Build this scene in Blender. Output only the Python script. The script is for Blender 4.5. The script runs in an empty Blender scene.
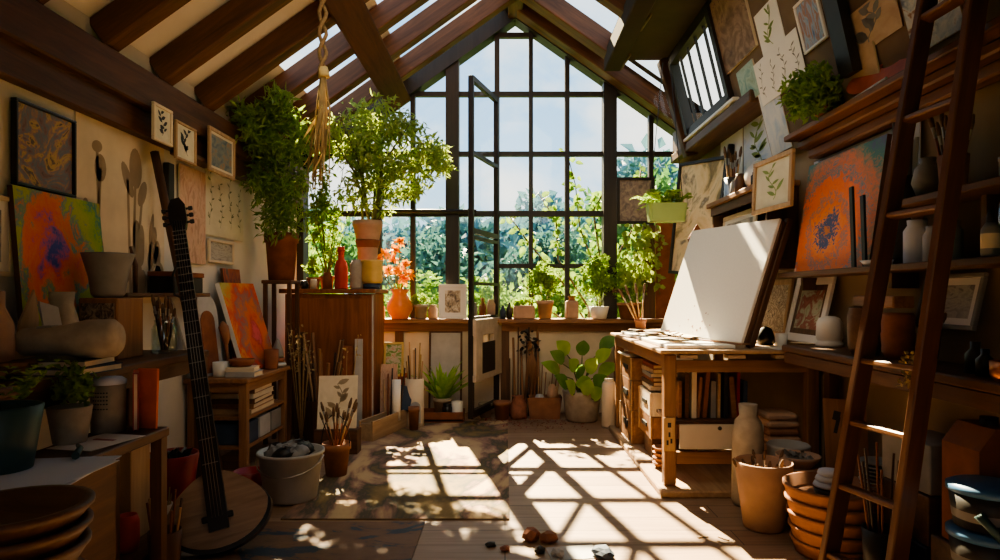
SKY, SUN, EXPO, FILL = 1.6, 44.0, 0.36, 20
import bpy, bmesh, math, random
from mathutils import Vector, Matrix, Quaternion
R = random.Random(7)
PI = math.pi
COL = bpy.context.scene.collection
V = Vector
XL, XR, D = -2.2, 2.0, 6.8          # inner faces of the two side walls, plane of the gable window
F, CX, CY, CZ = 640.0, 505.0, 295.0, 1.25

# ------------------------------------------------------------------ materials
def _nt(name):
    m = bpy.data.materials.new(name); m.use_nodes = True
    nt = m.node_tree
    return m, nt, nt.nodes['Principled BSDF'], nt.nodes['Material Output']

def _coord(nt, kind='Object', scale=(1, 1, 1), loc=(0, 0, 0)):
    tc = nt.nodes.new('ShaderNodeTexCoord'); mp = nt.nodes.new('ShaderNodeMapping')
    mp.inputs['Scale'].default_value = scale; mp.inputs['Location'].default_value = loc
    nt.links.new(tc.outputs[kind], mp.inputs['Vector'])
    return mp.outputs['Vector']

def _noise(nt, vec, scale, detail=4, dist=0.0, rough=.55):
    n = nt.nodes.new('ShaderNodeTexNoise')
    n.inputs['Scale'].default_value = scale; n.inputs['Detail'].default_value = detail
    n.inputs['Distortion'].default_value = dist; n.inputs['Roughness'].default_value = rough
    nt.links.new(vec, n.inputs['Vector'])
    return n

def _ramp(nt, fac, stops, interp='LINEAR'):
    r = nt.nodes.new('ShaderNodeValToRGB'); cr = r.color_ramp; cr.interpolation = interp
    while len(cr.elements) < len(stops): cr.elements.new(.5)
    for e, (p, c) in zip(cr.elements, stops):
        e.position = p; e.color = (*c[:3], 1)
    nt.links.new(fac, r.inputs['Fac'])
    return r.outputs['Color']

def _bump(nt, fac, bsdf, strength, dist=.01):
    b = nt.nodes.new('ShaderNodeBump'); b.inputs['Strength'].default_value = strength
    b.inputs['Distance'].default_value = dist
    nt.links.new(fac, b.inputs['Height']); nt.links.new(b.outputs['Normal'], bsdf.inputs['Normal'])

def sh(c, k): return tuple(min(1, max(0, v*k)) for v in c)

def plain(name, c, rough=.6, var=.2, scale=9, bump=.1, metal=0.0, coat=0.0):
    m, nt, b, o = _nt(name)
    v = _coord(nt); n = _noise(nt, v, scale)
    nt.links.new(_ramp(nt, n.outputs['Fac'], [(.25, sh(c, 1-var)), (.75, sh(c, 1+var))]), b.inputs['Base Color'])
    b.inputs['Roughness'].default_value = rough; b.inputs['Metallic'].default_value = metal
    b.inputs['Coat Weight'].default_value = coat
    if bump: _bump(nt, n.outputs['Fac'], b, bump)
    return m

def wood(name, c1, c2, axis='x', rough=.55, scale=1.0, bump=.15):
    m, nt, b, o = _nt(name)
    s = {'x': (1.2, 14, 14), 'y': (14, 1.2, 14), 'z': (14, 14, 1.2)}[axis]
    v = _coord(nt, 'Object', tuple(k*scale for k in s))
    n = _noise(nt, v, 1.6, 6, .8, .6)
    v2 = _coord(nt, 'Object', (1, 1, 1)); n2 = _noise(nt, v2, 1.7, 2)
    mx = nt.nodes.new('ShaderNodeMix'); mx.data_type = 'RGBA'; mx.blend_type = 'MULTIPLY'; mx.inputs[0].default_value = .6
    nt.links.new(_ramp(nt, n.outputs['Fac'], [(.28, c1), (.5, tuple((a+d)/2 for a, d in zip(c1, c2))), (.72, c2)]), mx.inputs[6])
    nt.links.new(_ramp(nt, n2.outputs['Fac'], [(.3, (.55, .55, .55)), (.7, (1.0, 1.0, 1.0))]), mx.inputs[7])
    nt.links.new(mx.outputs[2], b.inputs['Base Color'])
    b.inputs['Roughness'].default_value = rough
    _bump(nt, n.outputs['Fac'], b, bump, .004)
    return m

def leafmat(name, c, c2=None, trans=.45, scale=14):
    m, nt, b, o = _nt(name)
    c2 = c2 or sh(c, 1.7)
    n = _noise(nt, _coord(nt), scale, 2)
    col = _ramp(nt, n.outputs['Fac'], [(.3, c), (.68, c2)])
    nt.links.new(col, b.inputs['Base Color']); b.inputs['Roughness'].default_value = .5
    t = nt.nodes.new('ShaderNodeBsdfTranslucent'); nt.links.new(col, t.inputs['Color'])
    mx = nt.nodes.new('ShaderNodeMixShader'); mx.inputs[0].default_value = trans
    nt.links.new(b.outputs[0], mx.inputs[1]); nt.links.new(t.outputs[0], mx.inputs[2])
    nt.links.new(mx.outputs[0], o.inputs['Surface'])
    return m

def glassmat(name, tint=(.97, .99, 1), refl=.05):
    m, nt, b, o = _nt(name)
    nt.nodes.remove(b)
    t = nt.nodes.new('ShaderNodeBsdfTransparent'); t.inputs['Color'].default_value = (*tint, 1)
    g = nt.nodes.new('ShaderNodeBsdfGlossy'); g.inputs['Roughness'].default_value = .04
    mx = nt.nodes.new('ShaderNodeMixShader'); mx.inputs[0].default_value = refl
    nt.links.new(t.outputs[0], mx.inputs[1]); nt.links.new(g.outputs[0], mx.inputs[2])
    nt.links.new(mx.outputs[0], o.inputs['Surface'])
    return m

def art(name, stops, scale=3.0, loc=(0, 0, 0), radial=None, amt=.35, stretch=(1, 1, 1), rough=.6, detail=5, dist=1.0, bump=.25, fine=.10):
    """A painted surface: noise, or the distance to a centre disturbed by noise, through a colour ramp (0..1 over the picture)."""
    m, nt, b, o = _nt(name)
    v = _coord(nt, 'Generated', stretch, loc)
    n = _noise(nt, v, scale, detail, dist)
    fac = n.outputs['Fac']
    if radial:
        tc = nt.nodes.new('ShaderNodeTexCoord')
        d = nt.nodes.new('ShaderNodeVectorMath'); d.operation = 'MULTIPLY'; d.inputs[1].default_value = (1, 0, 1)
        nt.links.new(tc.outputs['Generated'], d.inputs[0])
        e = nt.nodes.new('ShaderNodeVectorMath'); e.operation = 'DISTANCE'; e.inputs[1].default_value = (radial[0], 0, radial[1])
        nt.links.new(d.outputs[0], e.inputs[0])
        ma = nt.nodes.new('ShaderNodeMath'); ma.operation = 'MULTIPLY_ADD'; ma.inputs[1].default_value = amt
        nt.links.new(n.outputs['Fac'], ma.inputs[0]); nt.links.new(e.outputs['Value'], ma.inputs[2])
        mb = nt.nodes.new('ShaderNodeMath'); mb.operation = 'SUBTRACT'; mb.inputs[1].default_value = amt*.5
        nt.links.new(ma.outputs[0], mb.inputs[0]); fac = mb.outputs[0]
    n3 = _noise(nt, v, scale*6, 4, 1.5, .65)
    mc = nt.nodes.new('ShaderNodeMath'); mc.operation = 'MULTIPLY_ADD'; mc.inputs[1].default_value = fine
    nt.links.new(n3.outputs['Fac'], mc.inputs[0]); nt.links.new(fac, mc.inputs[2])
    md = nt.nodes.new('ShaderNodeMath'); md.operation = 'SUBTRACT'; md.inputs[1].default_value = fine*.5
    nt.links.new(mc.outputs[0], md.inputs[0])
    nt.links.new(_ramp(nt, md.outputs[0], stops), b.inputs['Base Color'])
    b.inputs['Roughness'].default_value = rough
    if bump: _bump(nt, n3.outputs['Fac'], b, bump, .004)
    return m

M = {}
M['beam_y'] = wood('dark beam along', (.060, .023, .009), (.17, .068, .027), 'y')
M['beam_x'] = wood('dark beam across', (.065, .025, .010), (.19, .078, .032), 'x')
M['beam_z'] = wood('dark beam upright', (.045, .018, .008), (.13, .055, .022), 'z')
M['frame'] = wood('black brown window bars', (.012, .009, .007), (.03, .021, .015), 'z', .5)
M['plaster'] = plain('cream plaster', (.66, .62, .55), .9, .08, 3, .06)
M['ceil'] = plain('warm white ceiling plaster', (.90, .87, .78), .9, .05, 3, .05)
M['lowwall'] = plain('ochre plaster', (.66, .57, .44), .9, .16, 4, .1)
M['cab'] = wood('red brown cabinet wood', (.17, .055, .02), (.34, .125, .042), 'z', .5)
M['oak_x'] = wood('orange oak across', (.19, .085, .038), (.38, .19, .09), 'x')
M['oak_y'] = wood('orange oak along', (.19, .085, .038), (.38, .19, .09), 'y')
M['oak_z'] = wood('orange oak upright', (.19, .085, .038), (.38, .19, .09), 'z')
M['pale_y'] = wood('pale sunbleached wood', (.36, .21, .11), (.58, .38, .22), 'y')
M['pale_x'] = wood('pale board', (.40, .26, .15), (.60, .42, .26), 'x')
M['pale_z'] = wood('pale stick', (.38, .23, .12), (.60, .40, .23), 'z')
M['brown_x'] = wood('brown bench wood across', (.065, .028, .012), (.17, .078, .034), 'x')
M['brown_y'] = wood('brown bench wood along', (.065, .028, .012), (.17, .078, .034), 'y')
M['brown_z'] = wood('brown bench wood upright', (.065, .028, .012), (.17, .078, .034), 'z')
M['ladder'] = wood('ladder wood', (.085, .032, .012), (.21, .085, .034), 'z', .45)
M['rung'] = wood('rung wood', (.11, .042, .016), (.25, .11, .045), 'x', .45)
M['terra'] = plain('terracotta', (.29, .13, .07), .8, .25, 12, .15)
M['terra_d'] = plain('old terracotta', (.24, .085, .04), .8, .3, 10, .2)
M['terra_p'] = plain('pale terracotta', (.46, .29, .20), .8, .18, 10, .15)
M['stone'] = plain('grey buff stoneware', (.38, .32, .25), .85, .22, 14, .2)
M['white'] = plain('white glaze', (.72, .69, .63), .35, .06, 6, .02)
M['cream'] = plain('cream card', (.68, .57, .42), .8, .1, 6, .05)
M['paper'] = plain('white paper', (.78, .75, .72), .85, .04, 4, .02)
M['paper_b'] = plain('cool paper', (.62, .64, .72), .85, .05, 4, .02)
M['canvas'] = plain('primed canvas', (.83, .80, .74), .85, .03, 60, .06)
M['grey'] = plain('grey', (.22, .21, .20), .6, .2, 8, .08)
M['lgrey'] = plain('light grey', (.42, .41, .40), .6, .15, 8, .06)
M['dark'] = plain('dark', (.018, .016, .015), .5, .3, 8, .05)
M['black'] = plain('gloss black', (.008, .008, .009), .3, .3, 8, .0)
M['navy'] = plain('navy cloth', (.03, .05, .09), .7, .3, 8, .05)
M['teal'] = plain('teal plastic', (.028, .075, .08), .45, .15, 5, .03)
M['red'] = plain('deep red enamel', (.28, .025, .03), .4, .25, 6, .05)
M['scarlet'] = plain('scarlet', (.50, .05, .03), .55, .25, 8, .05)
M['orange'] = plain('orange card', (.62, .14, .035), .7, .2, 12, .1)
M['orange_g'] = plain('orange glaze', (.70, .22, .06), .35, .18, 8, .05)
M['lime'] = plain('light green enamel', (.33, .43, .17), .4, .1, 5, .02)
M['yellow'] = plain('honey glaze', (.62, .43, .16), .35, .2, 7, .05)
M['blue'] = plain('blue lid', (.05, .16, .33), .45, .15, 6, .03)
M['soil'] = plain('soil', (.035, .022, .014), .95, .4, 40, .5)
M['metal'] = plain('dull metal', (.38, .36, .34), .35, .15, 8, .03, 1.0)
M['copper'] = plain('copper', (.62, .25, .12), .35, .15, 8, .03, 1.0)
M['rope'] = plain('rope', (.28, .18, .09), .95, .3, 60, .4)
M['glassware'] = glassmat('clear jar glass', (.86, .90, .88), .12)
M['pane'] = glassmat('window glass', (.96, .98, 1.0), .04)
M['rock'] = plain('red brown rock', (.30, .12, .075), .9, .4, 18, .5)
M['drystem'] = plain('dry stem', (.33, .23, .11), .9, .25, 20, .1)
M['straw'] = plain('straw flower', (.55, .42, .20), .9, .25, 20, .1)
M['fern'] = leafmat('dark fern green', (.14, .25, .05), (.32, .45, .10), .55)
M['bamboo'] = leafmat('bright yellow green leaf', (.22, .33, .06), (.48, .57, .18), .55)
M['ivy'] = leafmat('ivy green', (.15, .29, .04), (.38, .52, .10), .5)
M['bigleaf'] = leafmat('lime big leaf', (.34, .58, .08), (.58, .78, .18), .5, 6)
M['bigleaf_d'] = leafmat('dark big leaf', (.10, .24, .05), (.22, .38, .09), .4, 6)
M['stem'] = plain('green brown stem', (.11, .13, .04), .8, .3, 20, .1)
M['bark'] = plain('bark', (.10, .062, .035), .9, .35, 20, .4)
M['flower'] = leafmat('orange petal', (.80, .30, .008), (.90, .46, .02), .3)
M['bristle'] = plain('bristle', (.14, .08, .045), .9, .3, 50, .1)
M['handle_r'] = plain('red brown handle', (.22, .075, .035), .4, .25, 20, .0)
M['handle_p'] = plain('bare wood handle', (.46, .28, .14), .5, .2, 20, .0)
M['handle_d'] = plain('dark handle', (.06, .035, .025), .4, .3, 20, .0)

# ------------------------------------------------------------------ mesh helpers
def box(bm, c, s, rz=0, rot=None, bev=0.0, mi=0):
    m = Matrix.Translation(c) @ (rot.to_4x4() if rot else Matrix.Rotation(rz, 4, 'Z')) @ Matrix.Diagonal((*s, 1))
    g = bmesh.ops.create_cube(bm, size=1, matrix=m)
    fs = {f for v in g['verts'] for f in v.link_faces}
    for f in fs: f.material_index = mi
    if bev:
        es = list({e for v in g['verts'] for e in v.link_edges})
        r = bmesh.ops.bevel(bm, geom=es, offset=bev, segments=1, affect='EDGES')
        for f in r['faces']: f.material_index = mi
    return bm

def tube(bm, pts, rad, seg=6, mi=0, caps=True):
    pts = [V(p) for p in pts]
    rs = rad if isinstance(rad, (list, tuple)) else [rad]*len(pts)
    rings = []; ref = None
    for i, p in enumerate(pts):
        t = (pts[min(i+1, len(pts)-1)]-pts[max(i-1, 0)])
        t = t.normalized() if t.length > 1e-9 else V((0, 0, 1))
        if ref is None: ref = V((1, 0, 0)) if abs(t.x) < .8 else V((0, 1, 0))
        a = t.cross(ref).normalized(); b = t.cross(a).normalized(); ref = b.cross(t) if False else ref
        rings.append([bm.verts.new(p+(a*math.cos(2*PI*k/seg)+b*math.sin(2*PI*k/seg))*rs[i]) for k in range(seg)])
    for i in range(len(rings)-1):
        for k in range(seg):
            f = bm.faces.new((rings[i][k], rings[i][(k+1) % seg], rings[i+1][(k+1) % seg], rings[i+1][k])); f.material_index = mi; f.smooth = True
    if caps:
        for r in (rings[0][::-1], rings[-1]):
            try: f = bm.faces.new(r); f.material_index = mi
            except ValueError: pass
    return bm

def lathe(bm, prof, seg=24, c=(0, 0, 0), mi=0, smooth=True):
    rings = []
    for r, z in prof:
        if r < 1e-5: rings.append([bm.verts.new((c[0], c[1], c[2]+z))])
        else: rings.append([bm.verts.new((c[0]+r*math.cos(2*PI*k/seg), c[1]+r*math.sin(2*PI*k/seg), c[2]+z)) for k in range(seg)])
    for a, b in zip(rings, rings[1:]):
        if len(a) == 1 and len(b) == 1: continue
        for k in range(seg):
            k2 = (k+1) % seg
            vs = (a[0], b[k2], b[k]) if len(a) == 1 else (a[k], a[k2], b[0]) if len(b) == 1 else (a[k], a[k2], b[k2], b[k])
            f = bm.faces.new(vs); f.material_index = mi; f.smooth = smooth
    return bm

def prism(bm, pts2, y0, y1, mi=0, mi_side=None):
    """outline in local x,z extruded along local y"""
    a = [bm.verts.new((p[0], y0, p[1])) for p in pts2]; b = [bm.verts.new((p[0], y1, p[1])) for p in pts2]
    bm.faces.new(a).material_index = mi; bm.faces.new(b[::-1]).material_index = mi
    n = len(a)
    for i in range(n):
        f = bm.faces.new((a[i], b[i], b[(i+1) % n], a[(i+1) % n])); f.material_index = mi if mi_side is None else mi_side
    return bm

def quad(bm, *vs, mi=0):
    f = bm.faces.new([bm.verts.new(v) for v in vs]); f.material_index = mi
    return f

def leaf(bm, p, d, up, L, W, mi=0, fold=.25):
    d = d.normalized(); s = d.cross(up)
    if s.length < 1e-4: s = d.cross(V((1, .3, 0)))
    s.normalize(); n = s.cross(d)
    a = bm.verts.new(p); b = bm.verts.new(p+d*L*.45+s*W*.5+n*W*fold); c = bm.verts.new(p+d*L); e = bm.verts.new(p+d*L*.45-s*W*.5+n*W*fold)
    f = bm.faces.new((a, b, c)); f.material_index = mi; f = bm.faces.new((a, c, e)); f.material_index = mi

def bigleaf(bm, p, d, up, L, W, mi=0, droop=.35, n=6):
    """an oval blade with a curved midrib"""
    d = d.normalized(); s = d.cross(up).normalized(); nn = s.cross(d).normalized()
    rows = []
    for i in range(n+1):
        t = i/n; w = W*.5*math.sin(PI*min(1, .06+.94*t)**.8)*(1 if i < n else 0)
        q = p+d*(L*t)-V((0, 0, 1))*(L*droop*t*t)
        rows.append((bm.verts.new(q+s*w+nn*w*.25), bm.verts.new(q), bm.verts.new(q-s*w+nn*w*.25)))
    for a, b in zip(rows, rows[1:]):
        for k in range(2):
            f = bm.faces.new((a[k], a[k+1], b[k+1], b[k])); f.material_index = mi; f.smooth = True

def rnd_dir(rg, up=0.0):
    z = rg.uniform(-1, 1); t = rg.uniform(0, 2*PI); r = math.sqrt(1-z*z)
    return V((r*math.cos(t), r*math.sin(t), z+up)).normalized()

def crown(bm, c, rad, n, L, W, seed=1, clumps=14, spread=.42, up=.1, hang=0.0):
    rg = random.Random(seed); cs = []
    for _ in range(clumps):
        d = rnd_dir(rg); k = rg.uniform(.35, .85)
        cs.append(V((d.x*rad[0]*k, d.y*rad[1]*k, d.z*rad[2]*k)))
    for i in range(n):
        q = cs[i % clumps]; d = rnd_dir(rg); k = rg.random()**.5*spread
        p = V(c)+q+V((d.x*rad[0]*k, d.y*rad[1]*k, d.z*rad[2]*k))
        l = L*rg.uniform(.6, 1.3)
        dd = rnd_dir(rg, up); dd.z -= hang
        leaf(bm, p, dd, rnd_dir(rg, .8), l, W*l/L)
    return bm

def frond(bm, p, d, L, n, lw, ll, droop, rg, mi=0):
    """a feather of leaflets on a drooping midrib"""
    d = V(d).normalized(); s = d.cross(V((0, 0, 1)))
    s = s.normalized() if s.length > 1e-3 else V((1, 0, 0))
    for i in range(n):
        t = (i+1)/n
        q = V(p)+d*L*t-V((0, 0, 1))*L*droop*t*t
        k = ll*math.sin(PI*(.12+.85*t))
        for sg in (1, -1):
            dd = (s*sg+d*.55+V((0, 0, rg.uniform(-.25, .1)))).normalized()
            leaf(bm, q, dd, V((0, 0, 1)), k*rg.uniform(.8, 1.2), lw, mi)

# ------------------------------------------------------------------ object helpers
def obj(name, bm, mat, parent=None, loc=None, rot=None):
    me = bpy.data.meshes.new(name)
    bmesh.ops.recalc_face_normals(bm, faces=bm.faces[:]) if len(bm.faces) < 3000 else None
    bm.to_mesh(me); bm.free()
    o = bpy.data.objects.new(name, me); COL.objects.link(o)
    for m in (mat if isinstance(mat, (list, tuple)) else [mat]):
        me.materials.append(M[m] if isinstance(m, str) else m)
    if parent: o.parent = parent
    if loc is not None: o.location = loc
    if rot is not None: o.rotation_euler = rot
    return o

def tag(o, label, cat, group=None, kind=None):
    o['label'] = label; o['category'] = cat
    if group: o['group'] = group
    if kind: o['kind'] = kind
    return o

def T(name, label, cat, loc=(0, 0, 0), rz=0, group=None):
    o = bpy.data.objects.new(name, None); COL.objects.link(o); o.empty_display_size = .05
    o.location = loc; o.rotation_euler = (0, 0, rz)
    return tag(o, label, cat, group)

def S(name, label, cat, bm, mat, loc=(0, 0, 0), rot=(0, 0, 0), group=None):
    return tag(obj(name, bm, mat, None, loc, rot), label, cat, group)

def struct(name, bm, mat, parent=None):
    o = obj(name, bm, mat, parent)
    if parent is None: o['kind'] = 'structure'
    return o

def copy_tree(o, parent=None, label=None, group=None):
    c = o.copy(); COL.objects.link(c)
    if parent: c.parent = parent
    if label: c['label'] = label
    if group: c['group'] = group
    for ch in [x for x in bpy.data.objects if x.parent == o]: copy_tree(ch, c)
    return c

def B(): return bmesh.new()
def at(px, py, y): return V(((px-CX)*y/F, y, CZ-(py-CY)*y/F))

def basis(o, X, Z, org):
    X = V(X).normalized(); Z = V(Z); Y = Z.cross(X).normalized(); Z = X.cross(Y)
    m = Matrix((X, Y, Z)).transposed().to_4x4(); m.translation = V(org); o.matrix_world = m

def sprig(bm, w, h, n=9, seed=1, y=-.0012, mi=0, kind=0):
    """a drawn plant: stem and leaf shapes lying on the sheet"""
    rg = random.Random(seed)
    x0 = w*.5; pts = [(x0+w*.12*math.sin(i*.7+seed), h*(.14+.7*i/8)) for i in range(9)]
    for (a, b), (c, d) in zip(pts, pts[1:]):
        quad(bm, (a-w*.012, y, b), (a+w*.012, y, b), (c+w*.010, y, d), (c-w*.010, y, d), mi=mi)
    for k in range(n):
        i = 1+k % 8; a, b = pts[i]; sg = 1 if k % 2 else -1
        an = rg.uniform(.2, 1.1); L = w*rg.uniform(.18, .34); ww = L*(.22 if kind == 0 else .42)
        dx, dz = sg*math.cos(an)*L, math.sin(an)*L*(1 if h >= w*.8 else .7); nx, nz = -math.sin(an)*ww*sg, math.cos(an)*ww
        ps = []
        for t, q in ((0, 0), (.25, .8), (.5, 1), (.75, .7), (1, 0), (.75, -.7), (.5, -1), (.25, -.8)):
            xx = min(w*.95, max(w*.05, a+dx*t+nx*q*.5)); zz = min(h*.95, max(h*.05, b+dz*t+nz*q*.5))
            ps.append((xx, y, zz))
        f = bm.faces.new([bm.verts.new(p) for p in ps]); f.material_index = mi
    return bm

def picture(name, label, BL, BR, TL, am, fm=None, fw=.03, mount=None, mw=.03, th=.02, cat='picture', draw=None, group=None, seed=1, edge='cream', dn=9, dk=0, nd=1):
    """a flat picture on its real plane: framed (frame, mount, print) or a bare sheet / canvas"""
    BL, BR, TL = V(BL), V(BR), V(TL)
    w, h = (BR-BL).length, (TL-BL).length
    if fm is None and draw is None:
        bm = B(); box(bm, (w/2, th/2, h/2), (w, th, h))
        for f in bm.faces: f.material_index = 0 if f.normal.y < -.9 else 1
        o = S(name, label, cat, bm, [am, edge], group=group)
        basis(o, BR-BL, TL-BL, BL); o.location -= o.matrix_world.col[1].xyz*th; return o
    o = T(name, label, cat, group=group); basis(o, BR-BL, TL-BL, BL); o.location -= o.matrix_world.col[1].xyz*th
    if fm:
        bm = B()
        for c, s in (((w/2, 0, fw/2), (w, th, fw)), ((w/2, 0, h-fw/2), (w, th, fw)), ((fw/2, 0, h/2), (fw, th, h-2*fw)), ((w-fw/2, 0, h/2), (fw, th, h-2*fw))):
            box(bm, (c[0], th/2, c[2]), s, bev=min(.003, fw*.2))
        obj('frame', bm, fm, o)
    else: fw = 0
    i = fw
    if mount:
        bm = B(); i = fw+mw; y = th*.45
        for c, s in (((w/2, fw+mw/2), (w-2*fw, mw)), ((w/2, h-fw-mw/2), (w-2*fw, mw)), ((fw+mw/2, h/2), (mw, h-2*fw-2*mw)), ((w-fw-mw/2, h/2), (mw, h-2*fw-2*mw))):
            box(bm, (c[0], y+.001, c[1]), (s[0], .002, s[1]))
        obj('mount', bm, mount, o)
    bm = B(); box(bm, (w/2, th*.75, h/2), (w-2*i+.002, th*.4, h-2*i+.002) if fm else (w, th*.4, h))
    obj('print', bm, am, o)
    if draw:
        bm = B()
        for q in range(nd):
            k0 = len(bm.verts); sprig(bm, (w-2*i)/nd, h-2*i, dn, seed+q, 0, 0, dk); bm.verts.ensure_lookup_table()
            for vv in bm.verts[k0:]: vv.co.x += q*(w-2*i)/nd; vv.co.z *= 1-.12*(q % 2)
        d = obj('drawing', bm, draw, o); d.location = (i, th*.55-.0015, i)
    return o

def lw(px0, px1, pt, pb, dx=0.0, lean=0.0):
    """a rectangle on the left wall: heights from its near edge"""
    X = XL+.012+dx; y0 = -X*F/(CX-px0); y1 = -X*F/(CX-px1); s = F/y0
    zt, zb = CZ-(pt-CY)/s, CZ-(pb-CY)/s
    return V((X+lean, y0, zb)), V((X+lean, y1, zb)), V((X, y0, zt))

def rw(px0, px1, pt, pb, X=None, lean=0.0):
    """a rectangle on the right side: px0 far edge, px1 near edge, heights at the middle"""
    X = XR-.012 if X is None else X
    y0 = X*F/(px0-CX); y1 = X*F/(px1-CX); s = F/((y0+y1)/2)
    zt, zb = CZ-(pt-CY)/s, CZ-(pb-CY)/s
    return V((X-lean, y0, zb)), V((X-lean, y1, zb)), V((X, y0, zt))

def potprof(rt, rb, h, rim=True, t=.012):
    if rim: return [(0, 0), (rb, 0), (rt*.95, h*.80), (rt*1.05, h*.80), (rt*1.05, h), (rt*.92, h), (rt*.86, h*.78), (0, h*.78)]
    return [(0, 0), (rb*.92, 0), (rb, h*.03), (rt, h*.98), (rt-t*.5, h), (rt-t, h*.98), (rt-t-.01, h*.8), (0, h*.8)]

def pot(bm, rt, rb, h, rim=True): return lathe(bm, potprof(rt, rb, h, rim), 28)

def vessel(name, label, cat, prof, mat, loc, seg=24, group=None, rot=(0, 0, 0)):
    return S(name, label, cat, lathe(B(), prof, seg), mat, loc, rot, group)

def cup(rt, rb, h, t=.006): return [(0, 0), (rb*.95, 0), (rb, h*.04), (rt, h), (rt-t, h), (rb-t, h*.12), (0, h*.1)]

def plant(name, label, loc, rt, rb, h, potm, foliage, fmat, rim=True, soil=True, stems=None, stemm='stem', cat='plant', group=None, rz=0):
    t = T(name, label, cat, loc, rz, group)
    pt = obj('pot', pot(B(), rt, rb, h, rim), potm, t)
    if soil: obj('soil', lathe(B(), [(0, .012), (rt*.6, .008), (rt*.86, 0)], 20, (0, 0, h*.80)), 'soil', pt)
    if stems: obj('stem', stems, stemm, t)
    if foliage: obj('foliage', foliage, fmat, t)
    return t

# brushes, sticks: prototypes copied into every pot
_protos = {}
def brush_proto(kind):
    if kind in _protos: return _protos[kind]
    hm = {'r': 'handle_r', 'p': 'handle_p', 'd': 'handle_d'}[kind]
    t = bpy.data.objects.new('paintbrush', None)
    me = []
    for nm, prof, mt in (('handle', [(0, 0), (.003, 0), (.0065, .12), (.005, .2), (0, .2)], hm), ('ferrule', [(.0062, .19), (.0085, .235)], 'metal'),
                         ('bristles', [(.0085, .233), (.011, .262), (.006, .292), (0, .298)], 'bristle')):
        bm = lathe(B(), prof, 7); m = bpy.data.meshes.new(nm); bm.to_mesh(m); bm.free(); m.materials.append(M[mt]); me.append((nm, m))
    _protos[kind] = me
    return me

def brush(loc, dirv, L, kind, label, group, cat='paintbrush', parts=True):
    me = brush_proto(kind)
    t = bpy.data.objects.new('paintbrush', None); COL.objects.link(t); t.empty_display_size = .02
    t.location = loc; t.rotation_mode = 'QUATERNION'; t.rotation_quaternion = V(dirv).to_track_quat('Z', 'Y')
    k = L/.298; t.scale = (max(.9, k*.9), max(.9, k*.9), k)
    tag(t, label, cat, group)
    for nm, m in me:
        o = bpy.data.objects.new(nm, m); COL.objects.link(o); o.parent = t
    return t

def brushes(c, r, zb, n, L, kinds, label, group, seed, tilt=.3):
    rg = random.Random(seed)
    for i in range(n):
        a = 2*PI*(i+.5*rg.random())/n; k = r*math.sqrt(rg.uniform(.15, 1))
        p = V((c[0]+k*.45*math.cos(a), c[1]+k*.45*math.sin(a), zb+.004))
        d = V((tilt*math.cos(a)*k/r, tilt*math.sin(a)*k/r, 1))
        brush(p, d, L*rg.uniform(.8, 1.15), kinds[i % len(kinds)], label, group)

_stick_me = {}
def stick(p, q, r, mat, label, group=None, name='stick', cat='stick', seg=7):
    p, q = V(p), V(q); d = q-p
    if mat not in _stick_me:
        m = bpy.data.meshes.new(name); bm = tube(B(), [(0, 0, 0), (0, 0, .5), (0, 0, 1)], [1, .95, .85], seg); bm.to_mesh(m); bm.free(); m.materials.append(M[mat]); _stick_me[mat] = m
    o = bpy.data.objects.new(name, _stick_me[mat]); COL.objects.link(o)
    o.location = p; o.rotation_mode = 'QUATERNION'; o.rotation_quaternion = d.to_track_quat('Z', 'Y'); o.scale = (r, r, d.length)
    return tag(o, label, cat, group)

def book(name, label, c, s, mat, rz=0, group=None, pages='cream', spine='x-', rot=None, cat='book'):
    """closed book lying flat: boards and spine round a page block; c = centre of its base, s = (length, width, thickness)"""
    t = T(name, label, cat, c, rz, group)
    if rot: t.rotation_euler = rot
    l, w, h = s; b = min(.004, h*.2); bm = B()
    box(bm, (0, 0, b/2), (l, w, b)); box(bm, (0, 0, h-b/2), (l, w, b)); box(bm, (-l/2+b/2, 0, h/2), (b, w, h-2*b))
    obj('cover', bm, mat, t)
    bm = B(); box(bm, (b/2, 0, h/2), (l-b-.006, w-.012, h-2*b)); obj('pages', bm, pages, t)
    return t
# ------------------------------------------------------------------ camera, sky, sun
cam = bpy.data.cameras.new('camera'); co = bpy.data.objects.new('camera', cam); COL.objects.link(co)
cam.sensor_width = 36; cam.lens = F*36/1000; cam.shift_x = -.005; cam.shift_y = .015; cam.clip_end = 400; cam.clip_start = .05
co.location = (0, 0, CZ); co.rotation_euler = (PI/2, 0, 0)
bpy.context.scene.camera = co

w = bpy.data.worlds.new('sky'); bpy.context.scene.world = w; w.use_nodes = True
nt = w.node_tree; bg = nt.nodes['Background']
tc = nt.nodes.new('ShaderNodeTexCoord'); sp = nt.nodes.new('ShaderNodeSeparateXYZ')
nt.links.new(tc.outputs['Generated'], sp.inputs[0])
skyc = _ramp(nt, sp.outputs['Z'], [(0.0, (.58, .68, .76)), (.18, (.42, .66, .92)), (.5, (.20, .50, .90)), (1.0, (.08, .30, .74))])
mp = nt.nodes.new('ShaderNodeMapping'); mp.inputs['Scale'].default_value = (1, 1, 1.6); mp.inputs['Location'].default_value = (.35, .1, .2)
nt.links.new(tc.outputs['Generated'], mp.inputs[0])
cn = _noise(nt, mp.outputs[0], 2.6, 7, .4)
cl = _ramp(nt, cn.outputs['Fac'], [(.42, (0, 0, 0)), (.60, (1, 1, 1))])
mx = nt.nodes.new('ShaderNodeMix'); mx.data_type = 'RGBA'
nt.links.new(cl, mx.inputs[0]); nt.links.new(skyc, mx.inputs[6]); mx.inputs[7].default_value = (.93, .94, .93, 1)
nt.links.new(mx.outputs[2], bg.inputs['Color']); bg.inputs['Strength'].default_value = SKY

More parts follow.
